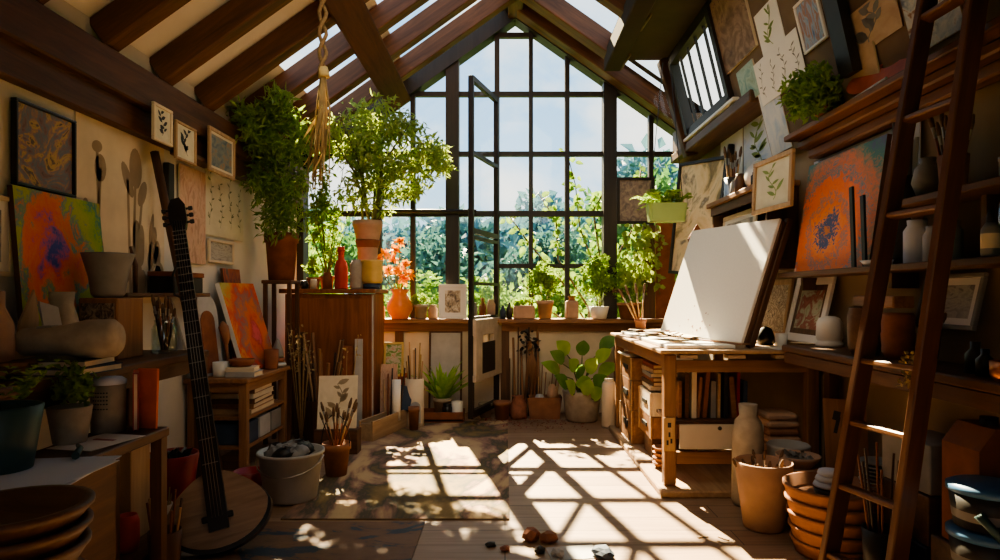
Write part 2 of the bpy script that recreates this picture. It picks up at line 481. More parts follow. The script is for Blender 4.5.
def lamp(name, kind, energy, color, loc, direction, **kw):
    l = bpy.data.lights.new(name, kind); l.energy = energy; l.color = color
    for k, v in kw.items(): setattr(l, k, v)
    o = bpy.data.objects.new(name, l); COL.objects.link(o); o.location = loc
    o.rotation_mode = 'QUATERNION'; o.rotation_quaternion = V(direction).to_track_quat('-Z', 'Y')
    return o
lamp('roof_fill', 'AREA', FILL, (1.0, .88, .72), (-.1, 2.6, 3.35), (0, 1, -.52), size=1.8, spread=2.2)
lamp('sun', 'SUN', SUN, (1.0, .81, .53), (-3, 14, 12), (.21, -1, -.93), angle=.012)

sc = bpy.context.scene
sc.view_settings.view_transform = 'AgX'; sc.view_settings.look = 'AgX - Medium High Contrast'
sc.view_settings.use_white_balance = True; sc.view_settings.white_balance_temperature = 7000; sc.view_settings.white_balance_tint = 6
sc.view_settings.exposure = EXPO
sc.cycles.use_denoising = True; sc.cycles.max_bounces = 8; sc.cycles.diffuse_bounces = 5; sc.cycles.transparent_max_bounces = 24
sc.cycles.caustics_reflective = False; sc.cycles.caustics_refractive = False; sc.cycles.sample_clamp_indirect = 6

# ------------------------------------------------------------------ floor
m, nt, b, o = _nt('floor planks')
v = _coord(nt)
br = nt.nodes.new('ShaderNodeTexBrick'); br.offset = .37; br.squash = 1
br.inputs['Scale'].default_value = 1; br.inputs['Brick Width'].default_value = 1.9; br.inputs['Row Height'].default_value = .2
br.inputs['Mortar Size'].default_value = .003; br.inputs['Mortar Smooth'].default_value = .3
br.inputs['Color1'].default_value = (.40, .27, .18, 1); br.inputs['Color2'].default_value = (.30, .19, .12, 1); br.inputs['Mortar'].default_value = (.06, .03, .016, 1)
nt.links.new(v, br.inputs['Vector'])
gn = _noise(nt, _coord(nt, 'Object', (1.5, 22, 10)), 1.5, 6, .6)
mx = nt.nodes.new('ShaderNodeMix'); mx.data_type = 'RGBA'; mx.blend_type = 'MULTIPLY'; mx.inputs[0].default_value = .75
nt.links.new(br.outputs['Color'], mx.inputs[6]); nt.links.new(_ramp(nt, gn.outputs['Fac'], [(.25, (.55, .5, .46)), (.7, (1, 1, 1))]), mx.inputs[7])
nt.links.new(mx.outputs[2], b.inputs['Base Color']); b.inputs['Roughness'].default_value = .48
_bump(nt, br.outputs['Fac'], b, -.25, .004)
M['floor'] = m
struct('floor', box(B(), (-.1, 3.1, -.05), (4.6, 7.6, .1)), 'floor')

# ------------------------------------------------------------------ walls and roof
SL, SR, RX, RZ, EL = .714, .70, .11, 4.22, 2.57
zl = lambda x: EL+SL*(x-XL)
zr = lambda x: RZ-SR*(x-RX)
zroof = lambda x: zl(x) if x < RX else zr(x)
Y0 = -.7
bm = B(); box(bm, (XL-.06, (Y0+D)/2, 1.36), (.12, D-Y0+.2, 2.72)); struct('wall_left', bm, 'plaster')
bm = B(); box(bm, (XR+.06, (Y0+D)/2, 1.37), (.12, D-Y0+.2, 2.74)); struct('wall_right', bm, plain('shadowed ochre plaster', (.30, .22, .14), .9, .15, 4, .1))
bm = B(); box(bm, (-.1, D+.09, .48), (4.3, .18, .96)); struct('wall_back', bm, 'lowwall')
bm = B(); box(bm, (-.1, D-.03, .978), (4.16, .32, .045), bev=.008); box(bm, (-.1, D-.02, .91), (4.16, .05, .09), bev=.006)
struct('trim_1', bm, 'oak_x')
bm = B()
for x in (-1.12, .0, 1.2): box(bm, (x, D-.01, .44), (.09, .03, .86))
struct('trim_2', bm, 'brown_z')
bm = B(); yr_ = Y0-.06
box(bm, (-1.40, yr_, 1.35), (1.7, .12, 2.7)); box(bm, (1.30, yr_, 1.35), (1.6, .12, 2.7)); box(bm, (-.02, yr_, 2.35), (1.1, .12, .7)); box(bm, (-.05, yr_, .45), (1.1, .12, .9)); box(bm, (RX, yr_, 3.5), (3.3, .12, 1.6)); struct('wall_rear', bm, 'lowwall')
# left beams along the eave
bm = B(); box(bm, (XL+.035, (Y0+D)/2, 2.27), (.07, D-Y0, .16), bev=.006); struct('trim_3', bm, 'beam_y')
bm = B(); box(bm, (XL+.06, (Y0+D)/2, 2.45), (.13, D-Y0, .22), bev=.01); struct('trim_4', bm, 'beam_y')
# rafters and the left roof slope, bay by bay
ang = math.atan(SL); YR = [.60+.57*i for i in range(-2, 11)]
n_trim = 5
for y in YR:
    L = (RX-XL)/math.cos(ang); c = ((RX+XL)/2-.08*math.sin(ang)*-1, y, (zl(XL)+zl(RX))/2+.085)
    bm = B(); box(bm, (0, 0, 0), (L+.05, .12, .17), bev=.008)
    o = struct('trim_%d' % n_trim, bm, 'beam_x'); n_trim += 1
    o.location = c; o.rotation_euler = (0, -ang, 0)
up = .13/math.cos(ang)
plast, sky1 = B(), B()
edges = [Y0]+[y for y in YR if y > Y0]+[D+.1]
for a, bb in zip(edges, edges[1:]):
    for x0, x1, k in ((XL-.1, -1.76, 0), (-1.76, -1.2, 1), (-1.2, -1.02, 0), (-1.02, -.03, 2), (-.03, RX, 0)):
        t = sky1 if (k == 1 and a > 4.5) or (k == 2 and a > 3.9) else plast
        quad(t, (x0, a, zl(x0)+up), (x1, a, zl(x1)+up), (x1, bb, zl(x1)+up), (x0, bb, zl(x0)+up))
struct('ceiling', plast, 'ceil')
t = bpy.data.objects.new('window_3', None); COL.objects.link(t); t['kind'] = 'structure'
obj('glass', sky1, 'pane', t)
bm = B(); box(bm, (0, 0, 0), (.25, D-Y0, .12), bev=.01)
o = struct('trim_%d' % n_trim, bm, wood('purlin wood', (.07, .026, .012), (.15, .06, .028), 'y', .85)); n_trim += 1; o.location = (-1.13, (Y0+D)/2, zl(-1.13)-.03); o.rotation_euler = (0, -ang, 0)
bm = B(); box(bm, (RX, (Y0+D)/2, RZ+.08), (.16, D-Y0, .26), bev=.01); struct('trim_%d' % n_trim, bm, 'beam_y'); n_trim += 1
# right slope: dark boarding with one skylight, then the strip beyond the dormer
angr = math.atan(SR); upr = .16
YD, XD0, XD1, ZD0, ZD1 = 6.3, 1.8, 1.6, 2.74, 3.56
xtop = RX+(RZ-ZD1)/SR
rb, rg_ = B(), B()
def rquad(t, x0, x1, y0, y1): quad(t, (x0, y0, zr(x0)+upr), (x1, y0, zr(x1)+upr), (x1, y1, zr(x1)+upr), (x0, y1, zr(x0)+upr))
xs = xtop+.14
for y0, y1, g in ((Y0, 4.35, 0), (4.35, 5.25, 0), (5.25, 5.40, 0), (5.45, 6.12, 1), (6.12, YD, 0)):
    rquad(rb, RX, .24, y0, y1); rquad(rg_ if g else rb, (.24), 1.02, y0, y1); rquad(rb, 1.02, xs, y0, y1)
for y0, y1, g in ((YD, 6.40, 0), (6.40, 6.52, 1), (6.52, 6.60, 0), (6.60, 6.70, 1), (6.70, D+.1, 0)):
    rquad(rb, RX, xtop, y0, y1); rquad(rg_ if g else rb, xtop, 1.80, y0, y1); rquad(rb, 1.80, 2.1, y0, y1)
struct('ceiling_slope', rb, plain('dark roof boards', (.045, .024, .014), .8, .3, 6, .1))
t = bpy.data.objects.new('window_4', None); COL.objects.link(t); t['kind'] = 'structure'
obj('glass', rg_, 'pane', t)
for y, wd in ((4.3, .16), (5.32, .14), (6.22, .2), (6.68, .24)):
    L = (xs-RX)/math.cos(angr) if y < YD else (2.05-RX)/math.cos(angr)
    xc = (xs+RX)/2 if y < YD else (2.05+RX)/2
    bm = B(); box(bm, (0, 0, 0), (L, wd, .18), bev=.01)
    o = struct('trim_%d' % n_trim, bm, 'beam_x'); n_trim += 1; o.location = (xc, y, zr(xc)+.07); o.rotation_euler = (0, angr, 0)
bm = B(); quad(bm, (xtop-.05, Y0, ZD1), (XD1+.15, Y0, ZD1), (XD1+.15, YD, ZD1), (xtop-.05, YD, ZD1)); struct('ceiling_dormer', bm, plain('dark dormer boards', (.04, .022, .013), .8, .3, 6, .1))
bm = B(); box(bm, (xtop, (Y0+YD)/2, ZD1-.02), (.16, YD-Y0, .18), bev=.01); struct('trim_%d' % n_trim, bm, plain('matte header', (.03, .016, .009), .9, .2, 6, 0)); n_trim += 1
# leaning dormer wall with its window
xd = lambda z: XD0+(XD1-XD0)*(z-ZD0)/(ZD1-ZD0)
YW0, YW1, ZW0, ZW1 = 5.02, 6.16, 2.80, 3.50
bm = B()
def dq(y0, y1, z0, z1): quad(bm, (xd(z0), y0, z0), (xd(z0), y1, z0), (xd(z1), y1, z1), (xd(z1), y0, z1))
dq(Y0, 4.60, 2.22, ZD1); dq(4.60, YW0, ZD0, ZD1); bm.faces.new([bm.verts.new(p) for p in ((xd(2.22), 4.60, 2.22), (XR, 4.60, 2.22), (XR, 4.60, ZD0), (xd(ZD0), 4.60, ZD0))]); dq(YW1, YD, ZD0, ZD1); dq(YW0, YW1, ZD0, ZW0); dq(YW0, YW1, ZW1, ZD1)
struct('wall_dormer', bm, plain('dim brown wall', (.17, .115, .075), .9, .2, 4, .1))
w2 = bpy.data.objects.new('window_2', None); COL.objects.link(w2); w2['kind'] = 'structure'
bm = B()
def dbar(y0, z0, y1, z1, wd, dp=.06):
    p, q = V((xd(z0), y0, z0)), V((xd(z1), y1, z1)); d = (q-p)
    rot = d.to_track_quat('X', 'Z').to_matrix(); box(bm, (p+q)/2, (d.length, wd, dp), rot=rot)
for z in (ZW0, ZW1): dbar(YW0-.04, z, YW1+.04, z, .07, .09)
for y in (YW0, YW1): dbar(y, ZW0, y, ZW1, .07, .09)
for k in range(1, 5): dbar(YW0+(YW1-YW0)*k/5, ZW0, YW0+(YW1-YW0)*k/5, ZW1, .022, .02)
obj('frame', bm, 'frame', w2)
bm = B(); quad(bm, (xd(ZW0)+.02, YW0, ZW0), (xd(ZW0)+.02, YW1, ZW0), (xd(ZW1)+.02, YW1, ZW1), (xd(ZW1)+.02, YW0, ZW1)); obj('glass', bm, 'pane', w2)
# open cheek at the far end of the dormer
w5 = bpy.data.objects.new('window_5', None); COL.objects.link(w5); w5['kind'] = 'structure'
bm = B(); quad(bm, (1.78, YD, zr(1.78)+.1), (XD1, YD, ZD1), (xtop, YD, ZD1)) if False else None
f = bm.faces.new([bm.verts.new(p) for p in ((1.80, YD, 2.78), (XD1, YD, ZD1), (xtop, YD, ZD1))]); obj('glass', bm, 'pane', w5)
bm = B(); p, q = V((1.83, YD, 2.62)), V((1.56, YD, ZD1)); box(bm, (p+q)/2, ((q-p).length, .12, .11), rot=(q-p).to_track_quat('X', 'Y').to_matrix(), bev=.008); obj('frame', bm, 'beam_z', w5)
# ledge on which the leaning wall stands
bm = B(); box(bm, (1.88, 5.71, 2.69), (.24, 2.2, .09), bev=.01); box(bm, (1.95, 6.6, 2.9), (.3, .55, .3)); struct('trim_%d' % n_trim, bm, 'brown_y'); n_trim += 1
bm = B(); box(bm, (1.80, 5.6, 2.755), (.12, 1.4, .03), bev=.006); struct('trim_%d' % n_trim, bm, 'white'); n_trim += 1

# ------------------------------------------------------------------ gable window
w1 = bpy.data.objects.new('window_1', None); COL.objects.link(w1); w1['kind'] = 'structure'
bm = B()
for x, wd, dp in ((-1.35, .06, .08), (-.985, .05, .08), (-.56, .14, .16), (-.085, .055, .09), (.277, .045, .08), (.665, .05, .08), (1.117, .14, .16), (1.56, .05, .08)):
    top = zroof(x)+.02; box(bm, (x, D+.06, (1+top)/2), (wd, dp, top-1.0))
for z, wd in ((4.03, .05), (3.40, .05), (2.76, .05), (2.12, .06)):
    x0 = max(-2.14, XL+(z-EL)/SL) if z > EL else -2.14; x1 = min(1.94, RX+(RZ-z)/SR)
    box(bm, ((x0+x1)/2, D+.065, z), (x1-x0, .06, wd))
box(bm, (.93, D+.065, 1.56), (2.03, .06, .045)); obj('mullion_grid', bm, 'frame', w1)
bm = B()
for (xa, za), (xb, zb) in (((XL, zl(XL)), (RX, RZ)), ((RX, RZ), (2.05, zr(2.05)))):
    p, q = V((xa, D+.05, za+.07)), V((xb, D+.05, zb+.07)); d = q-p
    box(bm, (p+q)/2, (d.length+.1, .2, .2), rot=d.to_track_quat('X', 'Z').to_matrix())
for x in (-2.17, 1.97): box(bm, (x, D+.05, (1+zroof(x))/2), (.08, .18, zroof(x)-1))
obj('frame', bm, 'frame', w1)
bm = B(); bm.faces.new([bm.verts.new(p) for p in ((-2.15, D+.07, 1), (1.95, D+.07, 1), (1.95, D+.07, zr(1.95)), (RX, D+.07, RZ), (-2.15, D+.07, zl(-2.15)))]); obj('glass', bm, 'pane', w1)
bm = B(); tube(bm, [(-1.42, D-.07, 2.13), (-.30, D-.07, 2.13)], .022, 8); box(bm, (-1.36, D-.01, 2.13), (.03, .13, .03)); box(bm, (-.56, D-.01, 2.13), (.03, .13, .03))
S('cross_rail', 'dark horizontal rail across the gable window at the height of the plant pots', 'rail', bm, 'frame')

# open glazed door leaf
dr = bpy.data.objects.new('door_1', None); COL.objects.link(dr); dr['kind'] = 'structure'
hx, hy, fx, fy = -.085, D-.04, -.325, 6.02
ddir = V((hx-fx, hy-fy, 0)); dw = ddir.length; da = math.atan2(ddir.y, ddir.x)
dr.location = (fx, fy, 0); dr.rotation_euler = (0, 0, da)
bm = B()
for x in (.02, dw-.02): box(bm, (x, 0, 1.70), (.045, .05, 3.24), bev=.005)
for z, h_ in ((3.30, .05), (2.60, .035), (1.86, .05), (1.80, .03), (1.36, .03), (1.02, .05), (.12, .07)): box(bm, (dw/2, 0, z), (dw-.06, .045, h_))
obj('frame', bm, 'frame', dr)
bm = B(); quad(bm, (.03, 0, 1.02), (dw-.03, 0, 1.02), (dw-.03, 0, 3.3), (.03, 0, 3.3)); obj('glass', bm, 'pane', dr)
bm = B()
for c, s in (((dw/2, -.03, .94), (dw, .05, .16)), ((dw/2, -.03, .46), (dw, .05, .07)), ((.11, -.03, .68), (.2, .05, .40)), ((dw-.13, -.03, .68), (.26, .05, .40))): box(bm, c, s, bev=.006)
box(bm, (.34, -.03, .83), (.03, .05, .12)); obj('panel', bm, plain('worn beige paint', (.46, .39, .31), .7, .2, 8, .05), dr)
bm = B(); box(bm, (dw/2-.02, -.054, .64), (dw-.40, .006, .30)); obj('opening', bm, 'dark', dr)
bm = B(); tube(bm, [(dw-.1, -.06, .95), (dw-.1, -.085, .95)], .014, 10); obj('door_handle', bm, 'yellow', dr)

# ------------------------------------------------------------------ garden
gm = plain('lawn', (.09, .16, .035), .95, .4, 3, .2)
bm = B(); quad(bm, (-60, -30, -.12), (60, -30, -.12), (60, 90, -.12), (-60, 90, -.12)); struct('ground', bm, gm)
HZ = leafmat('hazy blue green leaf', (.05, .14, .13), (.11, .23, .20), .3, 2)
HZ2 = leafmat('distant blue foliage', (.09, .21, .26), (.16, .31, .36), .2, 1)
GB = leafmat('sunny bush leaf', (.085, .19, .03), (.24, .36, .07), .45, 5)
GD = leafmat('mid green tree leaf', (.05, .14, .045), (.13, .27, .08), .4, 4)
def tree(name, label, x, y, h, r, mat, seed, n, L, group=None, zc=None, rz=None):
    t = T(name, label, 'tree' if name != 'garden_bush' else 'bush', (x, y, -.12), 0, group)
    zc = zc or h-r*.9; rz = rz or r
    bm = B(); rg = random.Random(seed); tube(bm, [(0, 0, 0), (r*.05, 0, zc*.5), (0, r*.05, zc)], [.05*h**.7, .04*h**.7, .02*h**.7], 7)
    for k in range(5):
        a = rg.uniform(0, 6.28); tube(bm, [(0, 0, zc*.55), (r*.5*math.cos(a), r*.5*math.sin(a), zc+rz*.3)], [.02*h**.6, .008], 5)
    obj('trunk', bm, 'bark', t)
    obj('crown', crown(B(), (0, 0, zc), (r, r, rz), n, L, L*.62, seed, 22, .40), mat, t)
    return t
far = [(-13, 34, 6.2), (-7, 38, 5.8), (-2, 36, 5.9), (3, 40, 8.2), (8, 34, 9.6), (13, 38, 12), (17.5, 32, 12), (-20, 36, 7)]
fl = ['hazy blue tree far behind the casement door', 'tallest hazy blue tree far beyond the window on the ladder side', 'low hazy blue tree far behind the orange flowers',
      'hazy blue tree far behind the tall bamboo plant', 'hazy blue tree far behind the middle panes', 'hazy blue tree far behind the thick window post', 'hazy blue tree far behind the hanging planter', 'hazy blue tree far behind the dark fern']
for i, (x, y, h_) in enumerate(far):
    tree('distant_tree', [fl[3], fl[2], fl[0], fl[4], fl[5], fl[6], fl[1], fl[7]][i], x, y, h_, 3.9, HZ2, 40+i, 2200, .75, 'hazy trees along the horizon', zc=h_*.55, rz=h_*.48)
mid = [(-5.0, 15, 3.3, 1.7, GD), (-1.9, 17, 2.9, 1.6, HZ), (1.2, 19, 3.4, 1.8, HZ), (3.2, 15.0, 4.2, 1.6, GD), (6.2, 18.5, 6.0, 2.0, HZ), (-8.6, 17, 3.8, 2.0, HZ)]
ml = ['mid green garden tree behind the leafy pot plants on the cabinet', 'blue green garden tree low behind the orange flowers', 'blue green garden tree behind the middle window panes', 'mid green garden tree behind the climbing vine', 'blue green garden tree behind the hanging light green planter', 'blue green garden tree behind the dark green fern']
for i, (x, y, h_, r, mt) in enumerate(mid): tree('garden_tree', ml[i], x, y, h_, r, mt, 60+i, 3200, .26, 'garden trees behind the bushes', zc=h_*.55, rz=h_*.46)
near = [(-3.0, 9.6, 1.9, .7), (-1.5, 10.4, 1.75, .75), (-.2, 9.6, 1.65, .62), (.9, 10.7, 2.1, .75), (1.75, 9.3, 2.2, .66), (2.9, 10.2, 2.5, .75)]
nl = ['sunlit garden bush seen under the dark fern pot', 'sunlit yellow green bush behind the orange flowers', 'sunlit yellow green bush behind the open door leaf', 'sunlit bush behind the pink brown pot on the sill', 'sunlit bush behind the white bowl pot on the sill', 'sunlit tall bush beside the thick window post']
for i, (x, y, h_, r) in enumerate(near): tree('garden_bush', nl[i], x, y, h_, r, GB, 80+i, 2600, .12, 'sunlit bushes outside the window', zc=h_*.52, rz=h_*.48)

# climbing vine just outside the panes
v = T('climbing_vine', 'light green climbing vine with round leaves outside the middle panes', 'vine', (1.1, 7.25, -.1))
rg = random.Random(5); stems, lv = B(), B()
paths = [[(0, 0, .9), (-.05, .02, 1.6), (-.25, 0, 2.1), (-.30, .02, 2.6), (-.42, 0, 3.05)], [(-.1, 0, .9), (-.45, .03, 1.5), (-.8, 0, 1.9), (-1.05, .03, 2.25)],
         [(-.15, .0, 1.2), (-.5, 0, 1.75), (-.52, .02, 2.2), (-.72, 0, 2.5)], [(0, 0, 1.5), (.35, 0, 2.1), (.45, .02, 2.8)], [(-.2, 0, .9), (-.7, 0, 1.25), (-.9, 0, 1.5)], [(0, 0, 1.6), (-.1, 0, 2.3), (.12, 0, 2.7)]]
for p in paths:
    p = [(p[0][0]*.5, .03, .05)]+p
    tube(stems, p, [.016, .014, .011, .009, .006, .004][:len(p)], 5)
    for a, b_ in zip(p[1:], p[2:]):
        for k in range(20):
            t = rg.random(); q = V(a).lerp(V(b_), t)+rnd_dir(rg)*.07
            d = rnd_dir(rg); d.y *= .35; bigleaf(lv, q, d, V((0, -1, .3)), rg.uniform(.05, .12), rg.uniform(.04, .08), 0, .2, 4)
obj('stem', stems, 'bark', v); obj('leaves', lv, leafmat('vine leaf', (.10, .21, .03), (.30, .44, .09), .5), v)
# ================================================================== LEFT SIDE
A = {}
A['abstract'] = art('dark abstract painting', [(.28, (.05, .05, .06)), (.40, (.24, .15, .16)), (.47, (.14, .19, .24)), (.54, (.34, .20, .16)), (.60, (.52, .36, .14)), (.66, (.10, .08, .08)), (.76, (.30, .28, .30))], 2.4, (1, 2, 0), dist=2.5)
A['flower'] = art('many coloured flower painting', [(.06, (.05, .07, .36)), (.13, (.40, .10, .30)), (.18, (.70, .13, .08)), (.30, (.72, .20, .05)), (.36, (.12, .25, .22)), (.43, (.38, .42, .03)), (.58, (.26, .40, .03)), (.66, (.04, .22, .20)), (.74, (.36, .36, .04)), (.86, (.62, .20, .06))], 4.5, (3, 1, 2), radial=(.36, .66), amt=.75, fine=.22)
A['mono'] = art('grey brown print', [(.38, (.55, .48, .38)), (.48, (.20, .15, .11)), (.56, (.58, .50, .40)), (.66, (.10, .08, .07))], 5, (0, 3, 1), dist=2)
A['mono2'] = art('brown print', [(.40, (.60, .53, .42)), (.50, (.28, .22, .15)), (.60, (.55, .48, .36))], 6, (4, 3, 1), dist=1.5)
A['bluepic'] = art('small blue grey painting', [(.35, (.10, .13, .15)), (.5, (.20, .22, .20)), (.65, (.32, .20, .12))], 4, (7, 3, 1))
A['pink'] = art('pinkish print', [(.35, (.44, .27, .19)), (.5, (.62, .42, .31)), (.62, (.55, .33, .24)), (.75, (.30, .14, .11))], 5, (2, 3, 5))
A['sheet'] = art('aged paper', [(.3, (.58, .52, .38)), (.7, (.70, .64, .50))], 2, (2, 0, 5), bump=.05)
A['orange'] = art('orange flower painting', [(.03, (.60, .10, .12)), (.10, (.42, .05, .05)), (.18, (.62, .10, .03)), (.30, (.60, .15, .03)), (.42, (.26, .13, .11)), (.50, (.55, .06, .03)), (.62, (.62, .20, .04)), (.78, (.40, .36, .10))], 4, (5, 2, 2), radial=(.62, .42), amt=.8, fine=.2)
A['redwork'] = art('dark red painting', [(.32, (.10, .03, .02)), (.45, (.32, .06, .02)), (.58, (.40, .10, .04)), (.7, (.12, .07, .05))], 5, (8, 2, 2))
A['greypic'] = art('grey print', [(.35, (.30, .28, .25)), (.5, (.45, .42, .37)), (.65, (.22, .20, .18))], 4, (1, 9, 5))
A['darkpic'] = art('dark figure picture', [(.38, (.05, .04, .035)), (.5, (.16, .12, .09)), (.62, (.34, .27, .19))], 6, (1, 5, 5), dist=2)
A['rainbow'] = art('blue green band', [(.1, (.02, .03, .12)), (.45, (.02, .12, .20)), (.8, (.10, .22, .10)), (1, (.3, .28, .05))], .3, radial=(.5, 0), amt=.02)

picture('abstract_painting', 'dark swirling abstract painting in a thin black frame high on the pale wall', *lw(10, 71, 97, 184), A['abstract'], 'black', .012, th=.03, cat='painting')
picture('wall_picture', 'white framed faint print at the edge of the view beside the flower canvas', V((XL+.012, 2.3, 1.33)), V((XL+.012, 2.83, 1.33)), V((XL+.012, 2.3, 1.68)), A['greypic'], 'cream', .022, 'paper', .04, cat='picture')
# flower canvas standing on the high bench, leaning on the wall
picture('flower_canvas', 'large red blue and green flower painting leaning on the wall above the paper roll', V((-2.115, 2.80, .9355)), V((-2.115, 3.40, .9355)), V((-2.18, 2.84, 1.73)), A['flower'], th=.025, cat='painting', edge='brown_z')

# wall shadows of seed heads, painted as flat brown shapes on a sheet
sh_ = T('shadow_sheet', 'big pale sheet with painted brown shadows of seed heads on the wall behind the instrument', 'shadow sheet')
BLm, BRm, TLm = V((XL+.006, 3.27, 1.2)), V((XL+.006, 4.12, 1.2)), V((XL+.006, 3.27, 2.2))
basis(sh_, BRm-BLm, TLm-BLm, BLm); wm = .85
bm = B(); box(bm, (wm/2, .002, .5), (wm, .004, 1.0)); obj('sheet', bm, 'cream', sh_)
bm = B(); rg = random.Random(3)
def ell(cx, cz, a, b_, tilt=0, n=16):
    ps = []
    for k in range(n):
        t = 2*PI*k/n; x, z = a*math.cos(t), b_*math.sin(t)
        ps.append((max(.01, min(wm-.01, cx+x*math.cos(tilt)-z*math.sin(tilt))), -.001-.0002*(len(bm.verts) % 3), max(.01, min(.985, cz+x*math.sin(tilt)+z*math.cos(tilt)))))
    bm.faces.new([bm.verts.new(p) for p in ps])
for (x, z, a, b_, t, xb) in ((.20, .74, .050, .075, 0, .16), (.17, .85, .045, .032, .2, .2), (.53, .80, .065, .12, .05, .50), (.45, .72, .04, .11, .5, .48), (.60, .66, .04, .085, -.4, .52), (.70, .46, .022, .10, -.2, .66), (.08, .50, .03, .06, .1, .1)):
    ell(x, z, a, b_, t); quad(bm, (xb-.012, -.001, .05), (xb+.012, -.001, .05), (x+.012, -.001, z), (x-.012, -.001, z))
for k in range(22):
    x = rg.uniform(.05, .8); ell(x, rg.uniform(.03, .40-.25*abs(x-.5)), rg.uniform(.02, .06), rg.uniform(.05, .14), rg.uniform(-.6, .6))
obj('painted_shadow', bm, plain('painted shadow brown', (.33, .25, .17), .9, .2, 6, 0), sh_)

picture('framed_print', 'small framed brown print on the left beam, nearest the camera', *lw(151, 170, 101, 139, .145), A['sheet'], 'cream', .018, draw='dark', seed=6, dn=9, dk=1, cat='picture')
picture('framed_print', 'small pale framed sketch below the beam between the two other framed pictures', *lw(173.5, 194, 119, 158, .145), A['sheet'], 'pale_z', .016, draw='dark', seed=2, dn=10, dk=1, cat='picture')
picture('framed_print', 'framed blue grey picture on the beam nearest the hanging fern', *lw(207, 233, 125, 170, .145), A['bluepic'], 'pale_z', .026, 'cream', .018, cat='picture')
S('picture_ledge', 'narrow wooden ledge under the small pale sketch on the beam', 'ledge', box(B(), (-2.115, 4.37, 2.175), (.11, .46, .03), bev=.004), 'brown_y')
S('frame_strip', 'narrow dark wooden strip hanging on the wall beside the leaning pole', 'strip', box(B(), (XL+.03, 4.13, 1.93), (.04, .07, .34), bev=.004), 'dark')
picture('pink_print', 'tall pinkish print with faint red blossoms pinned on the wall behind the instrument head', *lw(178, 204, 163, 262), A['pink'], cat='print', th=.012)
picture('botanical_sheet', 'wide yellowed botanical sheet with drawn green sprigs on the wall beside the dark fern', *lw(205, 243, 160, 234), A['sheet'], None, draw=plain('faded green ink', (.17, .19, .10), .9, .2, 6, 0), seed=11, dn=16, th=.006, cat='print', nd=4)
picture('pale_drawing', 'pale framed drawing hanging under the botanical sheet', *lw(207, 232, 238, 262), A['greypic'], 'cream', .02, cat='picture')

# high bench (back), low bench (front)
t = T('work_shelf', 'dark wooden wall bench carrying the paper roll and the flower canvas', 'bench', (0, 0, 0))
obj('top', box(B(), (-1.945, 2.85, .915), (.49, 1.66, .04), bev=.006), 'brown_y', t)
for x, y in ((-2.15, 2.06), (-1.73, 2.06), (-2.15, 3.64), (-1.73, 3.64)): obj('leg', box(B(), (x, y, .4475), (.055, .055, .895), bev=.004), 'brown_z', t)
obj('rail', box(B(), (-1.73, 2.85, .86), (.03, 1.5, .07)), 'brown_y', t)
t = T('low_bench', 'low dark wooden bench under the papers and the teal pot', 'bench', (0, 0, 0))
obj('top', box(B(), (-1.56, 2.0, .67), (.26, 1.46, .04), bev=.005), 'brown_y', t)
obj('side_panel', box(B(), (-1.47, 1.85, .37), (.02, 1.1, .54)), 'brown_y', t)
for x, y in ((-1.66, 1.32), (-1.46, 1.32), (-1.66, 2.70), (-1.46, 2.70)): obj('leg', box(B(), (x, y, .325), (.045, .045, .65)), 'brown_z', t)

# things on the high bench
def roll(name, label, p, q, r, mat, group=None, mi=None):
    p, q = V(p), V(q); d = q-p; bm = B(); L = d.length
    lathe(bm, [(r*.55, 0), (r, 0), (r*1.0, L*.5), (r*1.03, L), (r*.55, L), (r*.5, 0)], 22)
    o = S(name, label, 'roll', bm, mat, p, group=group); o.rotation_mode = 'QUATERNION'; o.rotation_quaternion = d.to_track_quat('Z', 'Y'); return o
t = T('paper_roll', 'fat dull buff roll of paper with a small grey stamp lying on dark books', 'roll', (-1.58, 2.62, 1.075)); t.rotation_euler = (0, -PI/2-.04, .12)
bm = lathe(B(), [(0, 0), (.06, .0), (.078, .02), (.08, .12), (.062, .2), (.055, .36), (.02, .40), (0, .40)], 22); obj('sheet', bm, 'stone', t)
bm = B(); box(bm, (.0555, .0, .27), (.014, .05, .055)); obj('stamp', bm, 'grey', t)
book('book', 'wide dark closed book directly beneath the paper roll', (-1.80, 2.60, .965), (.30, .24, .028), 'dark', .1)
book('book', 'dark grey book at the bottom of the pile beneath the paper roll', (-1.80, 2.60, .936), (.33, .27, .028), 'navy', -.08)
vessel('stone_jug', 'dull buff stoneware jug with a round mouth before the flower canvas', 'jug', [(0, 0), (.055, 0), (.075, .08), (.07, .18), (.045, .27), (.05, .33), (.044, .33), (.038, .27), (.0, .25)], 'stone', (-1.98, 2.86, .935))
vessel('bottle', 'small dull brown bottle beside the pale jug at the edge of the flower canvas', 'bottle', [(0, 0), (.045, 0), (.052, .12), (.05, .2), (.02, .27), (.02, .33), (0, .33)], 'terra_p', (-1.93, 2.44, .935))
S('leaning_board', 'narrow pale leaning board with a pointed top before the flower canvas', 'board', prism(B(), [(-.05, 0), (.05, 0), (.04, .22), (0, .34), (-.045, .2)], 0, .012), 'pale_z', (-2.0, 2.66, .936), (.0, .15, 1.4))
S('leaning_board', 'narrow grey leaning board with a blunt top beside the pointed board', 'board', prism(B(), [(-.04, 0), (.04, 0), (.04, .26), (-.03, .3)], 0, .012), 'lgrey', (-1.9, 2.74, .936), (.0, -.2, 1.2))
t = T('wooden_crate', 'small brown wooden box with dark painted panel carrying the grey vase', 'box', (-1.965, 3.20, .9355))
obj('body', box(B(), (0, 0, .15), (.19, .22, .30), bev=.005), 'oak_z', t); obj('panel', box(B(), (0, -.113, .15), (.16, .01, .25)), A['darkpic'], t)
vessel('wide_vase', 'wide grey flaring vase standing on the small box in front of the shadow sheet', 'vase', [(0, 0), (.06, 0), (.075, .02), (.085, .10), (.115, .21), (.118, .22), (.108, .22), (.08, .12), (0, .06)], 'grey', (-1.965, 3.17, 1.236), 28)
